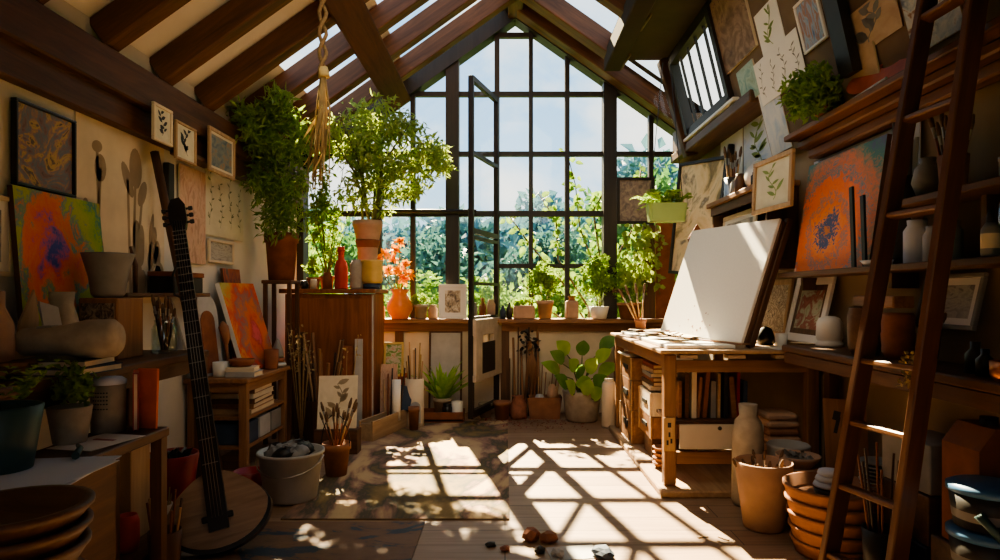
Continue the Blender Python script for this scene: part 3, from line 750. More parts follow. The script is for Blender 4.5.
t = T('wall_shelf', 'short dark rail shelf on the wall beside the grey vase', 'shelf', (0, 0, 0))
obj('board', box(B(), (-2.09, 3.85, 1.25), (.2, .95, .025), bev=.004), 'brown_y', t)
for y in (3.45, 4.25): obj('bracket', box(B(), (-2.12, y, 1.19), (.14, .025, .09)), 'brown_z', t)
S('dark_box', 'dark box with a red lid on the wall shelf beside the leaning pole', 'box', box(box(B(), (0, 0, .05), (.15, .38, .10), bev=.004), (0, 0, .115), (.16, .40, .03), bev=.004, mi=1), ['dark', 'terra_d'], (-2.09, 4.08, 1.2635))
for i, (y, h_, tl) in enumerate(((3.50, .20, .02), (3.62, .26, -.03))):
    S('carving_tool', ['short pale wooden tool upright on the wall shelf near the grey vase', 'taller brown wooden tool upright on the wall shelf before the shadow sheet'][i], 'tool', tube(B(), [(0, 0, 0), (0, 0, h_*.6), (tl, 0, h_)], [.012, .014, .006], 8), ['pale_z', 'brown_z'][i], (-2.09, y, 1.2635))
# jar of brushes on the high bench
JB = (-1.84, 3.46)
t = T('brush_jar', 'clear glass jar of brown brushes on the wall bench beside the instrument neck', 'jar', (*JB, .936))
obj('glass', lathe(B(), [(0, .0), (.06, 0), (.066, .01), (.066, .13), (.05, .16), (.052, .18), (.047, .18), (.045, .16), (.060, .13), (.060, .012), (0, .012)], 20), 'glassware', t)
brushes((*JB, 0), .045, .950, 12, .27, 'rdr', 'brush standing in the glass jar beside the instrument neck', 'brushes in the glass jar', 31, .22)

# things on the low bench
def tealfol():
    bm = B(); rg = random.Random(4)
    for k in range(22):
        a = rg.uniform(0, 6.28); p = V((.05*math.cos(a), .05*math.sin(a), .2))
        frond(bm, p, (math.cos(a)*.5, math.sin(a)*.5, 1), rg.uniform(.12, .26), 6, .022, .04, .3, rg)
    return bm
plant('teal_pot_plant', 'large teal plastic pot with thin sparse dark stems on the low bench', (-1.60, 2.03, .6905), .115, .085, .21, 'teal', tealfol(), 'fern', rim=False)
bm = crown(B(), (0, 0, .22), (.1, .1, .075), 420, .03, .02, 8, 9)
plant('small_pot_plant', 'small grey brown pot with a bushy low green plant on the low bench', (-1.645, 2.42, .6905), .075, .055, .14, 'stone', bm, 'fern', rim=False)
t = T('tin_canister', 'tall dull buff canister with printed lines behind the small bushy plant', 'canister', (-1.63, 2.63, .6905))
obj('body', lathe(B(), [(0, 0), (.062, 0), (.064, .20), (0, .20)], 24), 'stone', t); obj('lid', lathe(B(), [(.066, .195), (.067, .21), (.05, .222), (0, .222)], 24), 'paper_b', t)
bm = B()
for k, z in enumerate((.165, .15, .135, .12, .10)):
    for a in range(6): box(bm, (.0652*math.cos(-1.9+a*.16), .0652*math.sin(-1.9+a*.16), z), (.006, .0016, .005), rz=-1.9+a*.16+PI/2)
obj('label_marks', bm, 'dark', t)
S('orange_board', 'bright orange upright painted board between the canister and the dark red book', 'board', box(B(), (0, 0, .125), (.10, .012, .25), bev=.002), 'orange', (-1.50, 2.68, .6915), (-.04, 0, -.25))
t = book('book', 'dark red book standing upright beside the orange board', (-1.545, 2.66, .815), (.235, .14, .02), 'red', 0); t.rotation_euler = (0, PI/2, .5)
S('loose_paper', 'pale sheet with red marks lying by the small plant on the low bench', 'paper', box(box(B(), (0, 0, .001), (.19, .26, .002)), (0, .03, .0025), (.09, .02, .001), mi=1), ['paper', 'red'], (-1.545, 2.43, .6915), (0, 0, -.2))
S('trowel', 'teal handled tool lying across the edge of the low bench', 'tool', tube(B(), [(0, 0, .012), (.05, -.06, .014), (.1, -.16, .012)], [.006, .010, .013], 8), 'teal', (-1.55, 2.32, .695))
for i, (x, y, rz, sx, sy) in enumerate(((-1.45, 2.02, .15, .30, .36), (-1.43, 1.98, .02, .28, .33), (-1.52, 1.72, -.1, .25, .26))):
    S('drawing_paper', ['large pale bluish sheet sticking out farthest from the low bench', 'top pale bluish sheet of the pile on the low bench', 'pale sheet at the edge of the view near the brown bowls'][i], 'paper', box(B(), (0, 0, .001), (sx, sy, .002)), 'paper_b', (x, y, .6915+.003*i), (0, 0, rz), 'pale sheets on the low bench')
S('gradient_box', 'box with a blue green gradient side behind the teal pot', 'box', box(B(), (0, 0, .07), (.2, .12, .14), bev=.004), A['rainbow'], (-1.86, 2.12, .936))
for i in range(4):
    S('plank_offcut', 'brown wooden offcut in the slanting pile at the edge of the view', 'wood', box(B(), (0, 0, 0), (.26, .05, .02), bev=.003), ['oak_x', 'brown_x'][i % 2], (-1.91, 2.26+.045*i, .968+.006*i), (.1*i, .55-.08*i if False else .0, .25*i), 'offcuts at the edge of the view')

# stack of brown bowls on a crate, very near
t = T('stool', 'dark wooden stool carrying the stack of brown bowls near the camera', 'stool', (-1.25, 1.62, 0))
obj('seat', lathe(B(), [(0, .48), (.17, .48), (.18, .49), (.18, .515), (.17, .525), (0, .525)], 28), 'oak_x', t)
for k in range(4):
    a = PI/4+k*PI/2; obj('leg', tube(B(), [(.15*math.cos(a), .15*math.sin(a), 0), (.12*math.cos(a), .12*math.sin(a), .48)], [.018, .022], 8), 'oak_z', t)
for i in range(3):
    vessel('clay_bowl', ['lowest of the three nested brown bowls near the camera', 'middle of the three nested brown bowls near the camera', 'top dark hollow brown bowl of the nested three near the camera'][i], 'bowl', [(0, 0), (.10, 0), (.14, .03), (.165+.004*i, .072), (.172+.004*i, .078), (.172+.004*i, .09), (.158, .09), (.12, .045), (0, .025)], ['brown_x', 'brown_y', 'brown_x'][i], (-1.25, 1.62, .526+.0505*i), 32, group='nested brown bowls')

# platform with tub, folder, baskets
S('floor_board', 'raised pale wooden board on the floor beside the instrument', 'board', box(B(), (-1.86, 3.20, .05), (.56, .95, .10), bev=.006), 'brown_y')
vessel('red_tub', 'dark red tub full of dim scraps behind the instrument', 'tub', potprof(.135, .095, .30, False), 'red', (-1.79, 3.44, .101), 28)
for i in range(5):
    S('cloth_scrap', 'dark crumpled scrap lying in the red tub', 'rag', crown(B(), (0, 0, 0), (.05, .05, .02), 40, .05, .04, 90+i, 5), ['dark', 'grey'][i % 2], (-1.79+.05*math.cos(i*1.3), 3.44+.05*math.sin(i*1.3), .365), group='scraps in the red tub')
t = T('cardboard_box', 'tall tan cardboard box standing beside the red tub', 'box', (-1.80, 3.04, .101))
obj('body', box(B(), (0, 0, .215), (.14, .16, .43), bev=.003), 'pale_z', t); obj('flap', box(B(), (.0, -.075, .45), (.13, .01, .06), rot=Quaternion((1, 0, 0), -.3).to_matrix()), 'cream', t)
vessel('white_cup', 'dull white cup of thin sticks beside the red tub', 'cup', cup(.045, .04, .15), 'lgrey', (-1.635, 3.06, .101))
for i in range(5): stick((-1.635+.018*math.cos(i*1.26), 3.06+.018*math.sin(i*1.26), .13), (-1.635+.04*math.cos(i*1.26), 3.06+.04*math.sin(i*1.26), .30+.02*(i % 3)), .004, 'drystem', 'thin stick standing in the dull white cup', 'sticks in the white cup')
vessel('red_jar', 'small red and cream jar between the cardboard box and the white cup', 'jar', [(0, 0), (.045, 0), (.05, .04), (.05, .13), (.04, .16), (.034, .16), (.034, .12), (0, .1)], 'scarlet', (-1.70, 2.88, .101))
vessel('dark_cup', 'dark cup of upright wooden tools beside the bench side panel', 'cup', cup(.07, .06, .2), 'brown_z', (-1.52, 2.86, 0))
for i in range(9): stick((-1.52+.03*math.cos(i*.7), 2.86+.03*math.sin(i*.7), .02), (-1.52+.07*math.cos(i*.7), 2.86+.07*math.sin(i*.7), .30+.03*(i % 4)), .0065, ['handle_p', 'handle_d', 'handle_r'][i % 3], 'wooden tool handle standing in the dark cup by the bench panel', 'tools in the dark cup')

# the stringed instrument
gz = V((-.585, .70, 1.79)).normalized(); gx = V((1, .25, 0)); gx = (gx-gz*gx.dot(gz)).normalized(); gy = gz.cross(gx)
g = T('long_neck_instrument', 'stringed instrument with a long black neck and rounded wooden body leaning by the bench', 'instrument')
mt_ = Matrix((gx, gy, gz)).transposed().to_4x4(); mt_.translation = V((-1.335, 3.03, .035)); g.matrix_world = mt_
def body_pts(k=1.0, n=44, dz=0.0):
    ps = []
    for i in range(n):
        t = 2*PI*i/n-PI/2; x = math.cos(t); z = math.sin(t)
        r = .245 if z < 0 else .245-.09*z**1.3
        ps.append((x*r*k, .185+dz+(z*.185*k if z < 0 else z*.20*k)))
    return ps
bm = B(); prism(bm, body_pts(), -.005, .085, 0, 0); bmesh.ops.bevel(bm, geom=bm.edges[:], offset=.004, segments=1, affect='EDGES'); obj('body', bm, 'black', g)
bm = B(); prism(bm, body_pts(.95, 44, .012), -.010, -.004); obj('top_board', bm, wood('pale worn tone wood', (.20, .13, .09), (.40, .30, .22), 'x', .35), g)
bm = B(); box(bm, (.0, -.02, .16), (.14, .02, .03), bev=.004); obj('bridge', bm, 'black', g)
bm = B(); box(bm, (0, .008, 1.10), (.055, .03, 1.40), bev=.01); nk = obj('neck', bm, 'brown_z', g)
bm = B()
v8 = [(-.045, -.032, .10), (.045, -.032, .10), (.032, -.032, 1.80), (-.032, -.032, 1.80), (-.045, -.008, .10), (.045, -.008, .10), (.032, -.008, 1.80), (-.032, -.008, 1.80)]
vv = [bm.verts.new(p) for p in v8]
for f in ((0, 1, 2, 3), (4, 7, 6, 5), (0, 4, 5, 1), (1, 5, 6, 2), (2, 6, 7, 3), (3, 7, 4, 0)): bm.faces.new([vv[i] for i in f])
obj('fingerboard', bm, 'black', nk)
for k in range(22): obj('fret', box(B(), (0, -.033, .42+1.36*(1-.925**k)/(1-.925**22)), (.072, .003, .004)), 'grey', nk)
bm = B(); prism(bm, [(-.034, 1.78), (.034, 1.78), (.046, 1.83), (.046, 1.93), (.02, 1.98), (-.025, 1.97), (-.045, 1.92), (-.046, 1.83)], -.03, .012); hs = obj('headstock', bm, 'black', g)
for k in range(6):
    sg = 1 if k % 2 else -1; z = 1.82+.045*(k//2)
    bm = tube(B(), [(sg*.035, -.01, z), (sg*.062, -.01, z)], .007, 7); box(bm, (sg*.07, -.01, z), (.024, .014, .026), bev=.004); obj('tuning_peg', bm, 'dark', hs)
bm = B()
for k in range(4): tube(bm, [(-.022+.0147*k, -.036, .16), (-.018+.012*k, -.036, 1.82)], .0012, 4)
obj('string', bm, 'metal', g)
t = T('wooden_pole', 'slim dark brown pole leaning behind the long black neck', 'pole')
p, q = V((-1.60, 3.70, .0)), V((-2.135, 3.90, 2.12))
bm = tube(B(), [p, p.lerp(q, .5), q], [.021, .026, .026], 8); obj('shaft', bm, 'brown_z', t)
m1 = p.lerp(q, .58); bm = tube(B(), [m1, m1+V((-.05, -.02, .02)), m1+V((-.06, -.02, .14)), m1+V((-.035, 0, .22))], .008, 6); obj('hook', bm, 'dark', t)

# side table with shelves
X0, X1, TY0, TY1, TZ = -2.17, -1.76, 4.36, 5.18, .68
t = T('side_table', 'brown wooden side table with an open shelf under the orange painting', 'table')
obj('tabletop', box(B(), ((X0+X1)/2, (TY0+TY1)/2, TZ-.0175), (X1-X0+.03, TY1-TY0+.04, .035), bev=.006), 'oak_y', t)
for x, y in ((X0+.03, TY0+.03), (X1-.03, TY0+.03), (X0+.03, TY1-.03), (X1-.03, TY1-.03)): obj('leg', box(B(), (x, y, .3225), (.055, .055, .645), bev=.004), 'oak_z', t)
obj('apron', box(B(), (X1-.02, (TY0+TY1)/2, TZ-.065), (.025, TY1-TY0-.1, .06)), 'oak_y', t); obj('apron', box(B(), ((X0+X1)/2, TY0+.02, TZ-.065), (X1-X0-.1, .025, .06)), 'oak_x', t)
obj('shelf', box(B(), ((X0+X1)/2, (TY0+TY1)/2, .20), (X1-X0-.02, TY1-TY0-.06, .022)), 'oak_y', t); obj('shelf', box(B(), ((X0+X1)/2, (TY0+TY1)/2, .40), (X1-X0-.02, TY1-TY0-.06, .022)), 'oak_y', t)
for i in range(5): book('book', ['thick pale brown book lowest on the upper shelf of the side table', 'second brown book from below on the upper shelf of the side table', 'middle tan book of the pile on the upper shelf of the side table', 'thin cream book near the top of the side table shelf pile', 'topmost worn brown book on the upper shelf of the side table'][i], (-1.93, 4.72+.01*(i % 2), .4115+.0345*i), (.46-.02*i, .30, .034), ['pale_x', 'oak_x', 'brown_x', 'cream', 'oak_x'][i], PI/2+.03*(i % 3), 'books on the upper shelf of the side table')
for i in range(3): S('storage_box', ['navy grey box on the lower shelf of the side table, the end near the instrument', 'middle grey box on the lower shelf of the side table', 'brown grey box on the lower shelf of the side table nearest the cabinet'][i], 'box', box(B(), (0, 0, .075), (.30, .20, .15), bev=.004), ['navy', 'lgrey', 'grey'][i], (-1.93, 4.52+.235*i, .2125))
# on the table
vessel('white_mug', 'plain white mug standing on the side table corner by the instrument neck', 'mug', cup(.058, .055, .10), 'white', (-1.985, 4.48, .6815))
book('book', 'grey blue book under the cream book on the side table corner', (-1.83, 4.50, .6815), (.17, .2, .035), 'lgrey', PI/2)
book('book', 'cream white book on top of the grey book on the side table', (-1.84, 4.50, .718), (.16, .19, .030), 'cream', PI/2+.1)
vessel('clay_dish', 'shallow dark brown clay dish on top of the cream book', 'dish', [(0, 0), (.06, 0), (.085, .03), (.088, .05), (.08, .05), (.06, .02), (0, .012)], 'terra_d', (-1.85, 4.50, .75), 24)
vessel('clay_tumbler', 'brown clay tumbler on the side table before the orange painting', 'cup', cup(.055, .05, .15), 'terra_d', (-1.80, 4.93, .6815))
vessel('flat_stone', 'lowest flat grey stone of the little pile on the side table', 'stone', [(0, 0), (.06, .004), (.07, .018), (.06, .033), (0, .036)], 'lgrey', (-1.805, 5.08, .6815))
vessel('flat_stone', 'flat brown stone in the middle of the little pile on the side table', 'stone', [(0, 0), (.05, .004), (.06, .018), (.05, .033), (0, .036)], 'terra_d', (-1.805, 5.08, .7185))
vessel('small_figure', 'small grey cone figure on top of the stone pile on the side table', 'figure', [(0, 0), (.045, 0), (.05, .02), (.03, .09), (.012, .14), (0, .15)], 'grey', (-1.805, 5.08, .7555))
picture('orange_canvas', 'vivid orange and red flower painting with a white edge propped on the side table', V((-1.93, 4.68, .6825)), V((-1.86, 5.14, .6825)), V((-2.13, 4.75, 1.33)), A['orange'], th=.035, cat='painting', edge='paper')
picture('red_painting', 'dark red painting standing behind the orange flower painting', V((-2.08, 4.86, .6825)), V((-2.08, 5.17, .6825)), V((-2.165, 4.80, 1.45)), A['redwork'], th=.02, cat='painting', edge='brown_z')
S('grey_board', 'pointed pale grey board leaning behind the long black neck', 'board', prism(B(), [(-.1, .62), (.16, .62), (.16, .0), (.10, 0)], 0, .015), 'lgrey', (-2.08, 4.19, .70), (-.12, 0, PI/2))
S('arched_panel', 'grey arched panel with a brown hollow standing on the side table', 'panel', None or (lambda bm: (prism(bm, [(-.13, 0), (-.13, .45)]+[(-.13*math.cos(PI*k/10), .45+.13*math.sin(PI*k/10)) for k in range(1, 10)]+[(.13, .45), (.13, 0)], 0, .03, 0), prism(bm, [(-.08, .02), (-.08, .38)]+[(-.08*math.cos(PI*k/10), .38+.08*math.sin(PI*k/10)) for k in range(1, 10)]+[(.08, .38), (.08, .02)], -.004, .0, 1), bm)[2])(B()), ['lgrey', 'terra_d'], (-2.06, 4.52, .6825), (-.12, 0, PI/2-.15))
S('carved_figure', 'orange brown carved spoon shape leaning in the arched panel', 'carving', tube(B(), [(0, 0, 0), (0, 0, .2), (.01, 0, .26), (0, 0, .34), (0, 0, .38)], [.012, .012, .03, .035, .008], 10), 'terra', (-1.985, 4.62, .684), (.05, -.12, 0))
# ================================================================== MIDDLE AND BACK
A['rug'] = art('painted floor cloth', [(.26, (.34, .23, .11)), (.38, (.22, .15, .06)), (.45, (.09, .075, .05)), (.50, (.30, .17, .12)), (.56, (.50, .35, .20)), (.72, (.58, .43, .24))], 2.2, (2.4, .3, 1), dist=1.6, rough=.85)
A['stained'] = art('paint stained board', [(.32, (.02, .045, .08)), (.43, (.03, .05, .075)), (.47, (.17, .09, .05)), (.62, (.21, .115, .062)), (.75, (.14, .07, .04))], 3.0, (1, 5, 0), stretch=(1.2, 2.2, 1), dist=1.2)
A['sketch'] = art('cream sketch paper', [(.3, (.60, .51, .36)), (.7, (.72, .63, .47))], 3, (1, 1, 1), bump=.05)
A['greenpic'] = art('small garden picture', [(.3, (.10, .22, .04)), (.45, (.22, .32, .08)), (.55, (.55, .50, .40)), (.68, (.50, .16, .08))], 4, (3, 1, 1), stretch=(.6, 1, 2.2))
A['photo'] = art('brown and white photograph', [(.36, (.12, .09, .07)), (.5, (.42, .34, .25)), (.64, (.72, .66, .56))], 4, (6, 1, 1))
A['board'] = art('dull brown relief picture', [(.35, (.13, .11, .10)), (.5, (.24, .19, .16)), (.65, (.32, .27, .21))], 8, (3, 8, 1))
A['land'] = art('landscape painting', [(.28, (.10, .09, .07)), (.38, (.30, .23, .11)), (.45, (.66, .50, .28)), (.58, (.76, .62, .40)), (.66, (.22, .18, .13)), (.74, (.55, .50, .42))], 2.2, (5, 1, 3), dist=1.4)

S('floor_cloth', 'big painted cloth with swirls of brown, olive and mauve lying on the sunlit floor', 'rug', box(B(), (-.61, 4.92, .005), (1.27, 2.74, .01)), A['rug'])
S('stained_board', 'flat brown floor board with blue paint splashes in front of the painted cloth', 'board', box(B(), (-.95, 2.98, .004), (1.02, 1.06, .008)), A['stained'], (0, 0, 0))

# cabinet with plants
t = T('cabinet', 'tall red brown wooden cabinet with a plain front beside the window sill', 'cabinet')
obj('body', box(B(), (-1.59, 6.05, .63), (.78, .58, 1.26), bev=.004), 'cab', t)
obj('top', box(B(), (-1.59, 6.04, 1.285), (.86, .66, .04), bev=.006), 'cab', t)
obj('door', box(B(), (-1.60, 5.752, .64), (.74, .02, 1.16), bev=.004), 'cab', t)
obj('edge_strip', box(B(), (-1.196, 5.78, .63), (.012, .03, 1.24)), 'lgrey', t)

def fernfol(R_, n, seed, L0, L1):
    bm = B(); rg = random.Random(seed)
    for k in range(n):
        a = rg.uniform(0, 6.28); e = rg.uniform(.0, 1.3)
        frond(bm, (.04*math.cos(a), .04*math.sin(a), 0), (math.cos(a)*math.cos(e), math.sin(a)*math.cos(e), math.sin(e)+.15), rg.uniform(L0, L1), 14, .03, .085, .45, rg)
    return bm
t = T('plant_stand', 'tall narrow brown wooden stand carrying the dark fern pot', 'stand', (-1.91, 5.47, 0))
obj('top', box(B(), (0, 0, 1.36), (.25, .26, .03), bev=.005), 'brown_x', t)
for x in (-.1, .1):
    for y in (-.1, .1): obj('leg', box(B(), (x, y, .6725), (.03, .03, 1.345)), 'brown_z', t)
t = T('bushy_plant', 'brown pot with the biggest dark green bushy plant in front of the wall and roof', 'plant', (-1.91, 5.47, 1.376))
obj('pot', pot(B(), .135, .105, .40), 'terra_d', t); obj('soil', lathe(B(), [(0, .01), (.115, 0)], 20, (0, 0, .32)), 'soil', t)
st = B(); rg = random.Random(8)
for k in range(14):
    a = rg.uniform(0, 6.28); r_ = rg.uniform(.05, .22); tube(st, [(0.03*math.cos(a), .03*math.sin(a), .3), (r_*.5*math.cos(a), r_*.5*math.sin(a), .8), (r_*math.cos(a), r_*math.sin(a), rg.uniform(1.1, 1.55))], [.009, .006, .003], 5)
obj('stem', st, 'stem', t)
bm = B(); crown(bm, (.03, -.12, .80), (.31, .34, .46), 1900, .08, .022, 12, 34, .34, hang=.35); crown(bm, (.05, -.28, 1.22), (.36, .36, .36), 1900, .08, .022, 13, 34, .34, hang=.2); crown(bm, (-.02, -.50, 1.22), (.22, .22, .2), 520, .07, .024, 14, 8)
obj('foliage', bm, 'fern', t)

CT = 1.3055
vessel('orange_bottle', 'tall orange red bottle with a stopper standing on the cabinet', 'bottle', [(0, 0), (.055, 0), (.06, .01), (.06, .2), (.045, .25), (.028, .27), (.028, .34), (.035, .345), (.03, .385), (0, .39)], 'scarlet', (-1.50, 5.86, CT))
vessel('small_bottle', 'small squat dark red jar beside the orange red bottle on the cabinet', 'jar', [(0, 0), (.04, 0), (.042, .1), (.034, .13), (.034, .15), (0, .15)], 'terra_d', (-1.62, 5.84, CT))
vessel('grey_cylinder', 'narrow grey stoneware bottle between the orange bottle and the honey jar', 'bottle', [(0, 0), (.055, 0), (.058, .02), (.058, .22), (.04, .26), (.02, .27), (0, .27)], 'stone', (-1.36, 5.86, CT))
t = T('honey_jar', 'wide pale yellow jar with a blue grey foot on the cabinet', 'jar', (-1.225, 5.89, CT))
obj('body', lathe(B(), [(0, .05), (.085, .05), (.098, .08), (.098, .24), (.105, .25), (.105, .265), (0, .265)], 26), 'yellow', t); obj('foot', lathe(B(), [(0, 0), (.075, 0), (.08, .05), (0, .05)], 24), 'navy', t)
vessel('pebble_pot', 'small dark round pot near the front corner of the cabinet', 'pot', [(0, 0), (.03, 0), (.045, .03), (.035, .07), (.03, .075), (0, .06)], 'dark', (-1.83, 5.83, CT), 16)
vessel('small_white_jar', 'little pale jar beside the dark round pot on the cabinet', 'jar', [(0, 0), (.032, 0), (.034, .07), (.025, .09), (0, .09)], 'cream', (-1.74, 5.82, CT), 16)
bm = crown(B(), (0, 0, .19), (.08, .08, .09), 320, .035, .02, 61, 8, up=.3)
plant('small_ivy_pot', 'small leafy plant pot on the cabinet between the fern and the orange bottle', (-1.80, 6.02, CT), .06, .045, .11, 'terra', bm, 'ivy')

# tall bamboo in a terracotta planter on a block
vessel('pot_block', 'upturned grey brown pot on the cabinet under the terracotta planter', 'pot', [(0, 0), (.12, 0), (.10, .2), (0, .2)], 'terra_d', (-1.33, 6.20, CT))
t = T('bamboo_pot', 'terracotta planter on the cabinet with the tall bright bamboo in front of the window', 'plant', (-1.33, 6.20, CT+.2015))
obj('pot', lathe(B(), [(0, 0), (.085, 0), (.09, .03), (.10, .22), (.135, .40), (.145, .41), (.145, .46), (.125, .46), (.10, .36), (0, .36)], 28), 'terra_p', t)
obj('band', lathe(B(), [(.103, .20), (.118, .26), (.118, .275), (.103, .22)], 28), 'terra_d', t)
obj('soil', lathe(B(), [(0, .01), (.105, 0)], 20, (0, 0, .37)), 'soil', t)
st, fo = B(), B(); rg = random.Random(21)
for k in range(10):
    a = rg.uniform(0, 6.28); tx, ty, tz = rg.uniform(-.35, .72), rg.uniform(-.45, .35), rg.uniform(.95, 1.5)
    p0, p1, p2 = V((.05*math.cos(a), .05*math.sin(a), .36)), V((tx*.35, ty*.35, .36+(tz-.3)*.6)), V((tx, ty, tz))
    tube(st, [p0, p1, p2], [.014, .011, .004], 6)
    for j in range(5):
        q = p1.lerp(p2, rg.uniform(.1, 1)); e = q+V((rg.uniform(-.2, .2), rg.uniform(-.2, .2), rg.uniform(-.15, .1))); tube(st, [q, e], [.004, .002], 4)
obj('stem', st, 'stem', t)
crown(fo, (.16, -.05, 1.16), (.56, .44, .50), 2300, .09, .027, 22, 46, .24, hang=.4); crown(fo, (-.15, 0, 1.25), (.32, .34, .40), 900, .085, .026, 23, 22, .28, hang=.3); crown(fo, (.08, -.02, .78), (.50, .36, .30), 700, .085, .026, 25, 26, .24, hang=.4); crown(fo, (.62, -.05, .98), (.28, .3, .30), 700, .09, .027, 24, 16, .34, hang=.5)
obj('foliage', fo, 'bamboo', t)
# low trailing plant between the fern and the bottles
t = plant('trailing_plant', 'tall pale trailing plant between the dark fern and the bamboo behind the orange bottle', (-1.735, 6.24, CT), .07, .05, .13, 'terra_d', None, 'ivy')
st, fo = B(), B()
for k in range(7):
    tx, ty, tz = rg.uniform(-.22, .22), rg.uniform(-.15, .1), rg.uniform(.5, 1.25)
    tube(st, [(0, 0, .11), (tx*.5, ty*.5, tz*.6), (tx, ty, tz)], [.008, .006, .003], 5)
obj('stem', st, 'stem', t); crown(fo, (0, -.05, .75), (.22, .16, .5), 1200, .06, .026, 29, 22, .34, hang=.3); obj('foliage', fo, 'ivy', t)

# hanging rope with dried bundle
t = T('hanging_rope', 'twisted brown rope hanging from the roof with a dried plant bundle', 'rope', (-1.13, 3.97, 0))
bm = B()
for s_ in (0, PI): tube(bm, [(.022*math.cos(s_+k*.9), .022*math.sin(s_+k*.9), 2.62+k*.035) for k in range(18)], .012, 6)
obj('rope', bm, 'rope', t)
bm = B(); tube(bm, [(0, 0, 2.66), (.01, 0, 2.60)], [.03, .035], 10); obj('knot', bm, 'straw', t)
bm = B(); rg = random.Random(9)
for k in range(26):
    a = rg.uniform(0, 6.28); r_ = rg.uniform(.02, .07); tube(bm, [(.01*math.cos(a), .01*math.sin(a), 2.63), (.6*r_*math.cos(a), .6*r_*math.sin(a), 2.4), (r_*math.cos(a)-.03, r_*math.sin(a), rg.uniform(1.88, 2.15))], [.006, .005, .003], 4)
obj('dry_stems', bm, 'drystem', t)
bm = B()
for k in range(30): bigleaf(bm, V((rg.uniform(-.04, .04), rg.uniform(-.04, .04), rg.uniform(2.1, 2.5))), V((rg.uniform(-1, .4), rg.uniform(-.5, .5), -1.4)), V((1, 0, .2)), .16, .03, 0, .1, 4)
obj('dry_leaf', bm, 'straw', t)

# ---------------------------------------------------------------- window sill
SZ = 1.0015; SY = 6.70
t = T('sill_vase', 'orange glazed vase holding orange flowers on the window sill', 'vase', (-1.10, SY-.01, SZ))
obj('body', lathe(B(), [(0, 0), (.085, 0), (.10, .03), (.135, .10), (.13, .16), (.085, .23), (.075, .26), (.105, .31), (.098, .31), (.068, .26), (0, .24)], 28), 'orange_g', t)
fo, st = B(), B(); rg = random.Random(14)
for (x, z) in ((-.02, .50), (.07, .56), (-.14, .68), (-.05, .72), (-.22, .62), (.05, .42), (-.06, .62), (.10, .47), (-.13, .52), (.0, .80)):
    y = rg.uniform(-.08, .03); tube(st, [(0, 0, .24), (x*.6, y*.6, .4), (x, y, z)], [.005, .004, .003], 5)
    for k in range(16):
        d = rnd_dir(rg, .35); bigleaf(fo, V((x, y, z)), d, rnd_dir(rg), rg.uniform(.06, .09), rg.uniform(.04, .06), 0, .15, 4)
obj('stem', st, 'stem', t); obj('petals', fo, 'flower', t)
def sill(name, label, cat, x, prof, mat, y=SY, group=None, seg=20): return vessel(name, label, cat, prof, mat, (x, y, SZ), seg, group)
J = lambda r, h: [(0, 0), (r*.92, 0), (r, h*.04), (r, h*.75), (r*.7, h*.88), (r*.75, h), (r*.62, h), (r*.55, h*.9), (0, h*.86)]
sill('sill_jar', 'cream jar on the window sill close to the cabinet side of the orange vase', 'jar', -1.31, J(.055, .16), 'cream')
bm = crown(B(), (0, 0, .19), (.09, .08, .07), 380, .03, .02, 33, 8)
plant('sill_plant', 'small grey pot with a low green plant on the sill beside the orange vase', (-.88, SY, SZ), .072, .055, .15, 'stone', bm, 'ivy')
sill('sill_jar', 'plain buff jar on the sill touching the white framed picture on its vase side', 'jar', -.755, J(.05, .145), 'terra_p')
picture('white_frame_picture', 'small brown photograph in a wide white frame standing on the window sill', V((-.69, 6.66, SZ)), V((-.40, 6.66, SZ)), V((-.69, 6.69, SZ+.36)), A['photo'], 'paper', .035, 'paper', .03)
sill('sill_jar', 'dark glazed jar on the sill just beyond the white framed picture', 'jar', -.335, J(.045, .17), 'grey')
sill('sill_jar', 'narrow brown bottle on the sill behind the open door leaf', 'bottle', -.235, [(0, 0), (.036, 0), (.038, .12), (.015, .18), (.015, .22), (0, .22)], 'terra_d')
sill('sill_jar', 'pale square shouldered jar on the sill behind the door leaf hinge', 'jar', -.145, J(.045, .2), 'terra_p')
sill('sill_jar', 'small dark green bottle on the sill next to the pink brown trough pot', 'bottle', .045, [(0, 0), (.03, 0), (.032, .1), (.012, .14), (.012, .17), (0, .17)], 'dark')
sill('sill_jar', 'short blue grey bottle standing on the sill beside the dark green bottle', 'bottle', -.02, [(0, 0), (.03, 0), (.032, .08), (.014, .12), (.014, .14), (0, .14)], 'navy')
bm = crown(B(), (0, 0, .17), (.13, .06, .05), 300, .03, .02, 34, 9)
t = T('sill_trough', 'pink brown rectangular trough with a low plant on the sill', 'plant', (.20, SY-.01, SZ)); obj('pot', box(B(), (0, 0, .07), (.22, .13, .14), bev=.012), 'terra_p', t); obj('foliage', bm, 'ivy', t)
bm = crown(B(), (0, 0, .40), (.20, .12, .20), 1000, .05, .024, 35, 16, up=.3); st = B()
for k in range(6): tube(st, [(0, 0, .12), (.1*math.cos(k), .06*math.sin(k), .3)], [.005, .003], 4)
plant('sill_plant', 'pink brown tapered pot with a leafy upright plant in the middle of the sill', (.42, SY, SZ), .088, .062, .19, 'terra_p', bm, 'ivy', stems=st)
t = T('pink_bottle', 'pink buff square bottle with a short neck on the sill before the panes', 'bottle', (.70, SY, SZ)); obj('body', box(B(), (0, 0, .095), (.13, .12, .19), bev=.015), 'terra_p', t); obj('neck', lathe(B(), [(.035, 0), (.03, .03), (.042, .035), (.042, .05), (0, .05)], 16, (0, 0, .19)), 'terra', t)
bm = crown(B(), (0, 0, .42), (.20, .14, .24), 1200, .055, .024, 36, 18, up=.5); st = B()
for k in range(7): tube(st, [(0, 0, .08), (.1*math.cos(k), .06*math.sin(k), .36)], [.005, .003], 4)
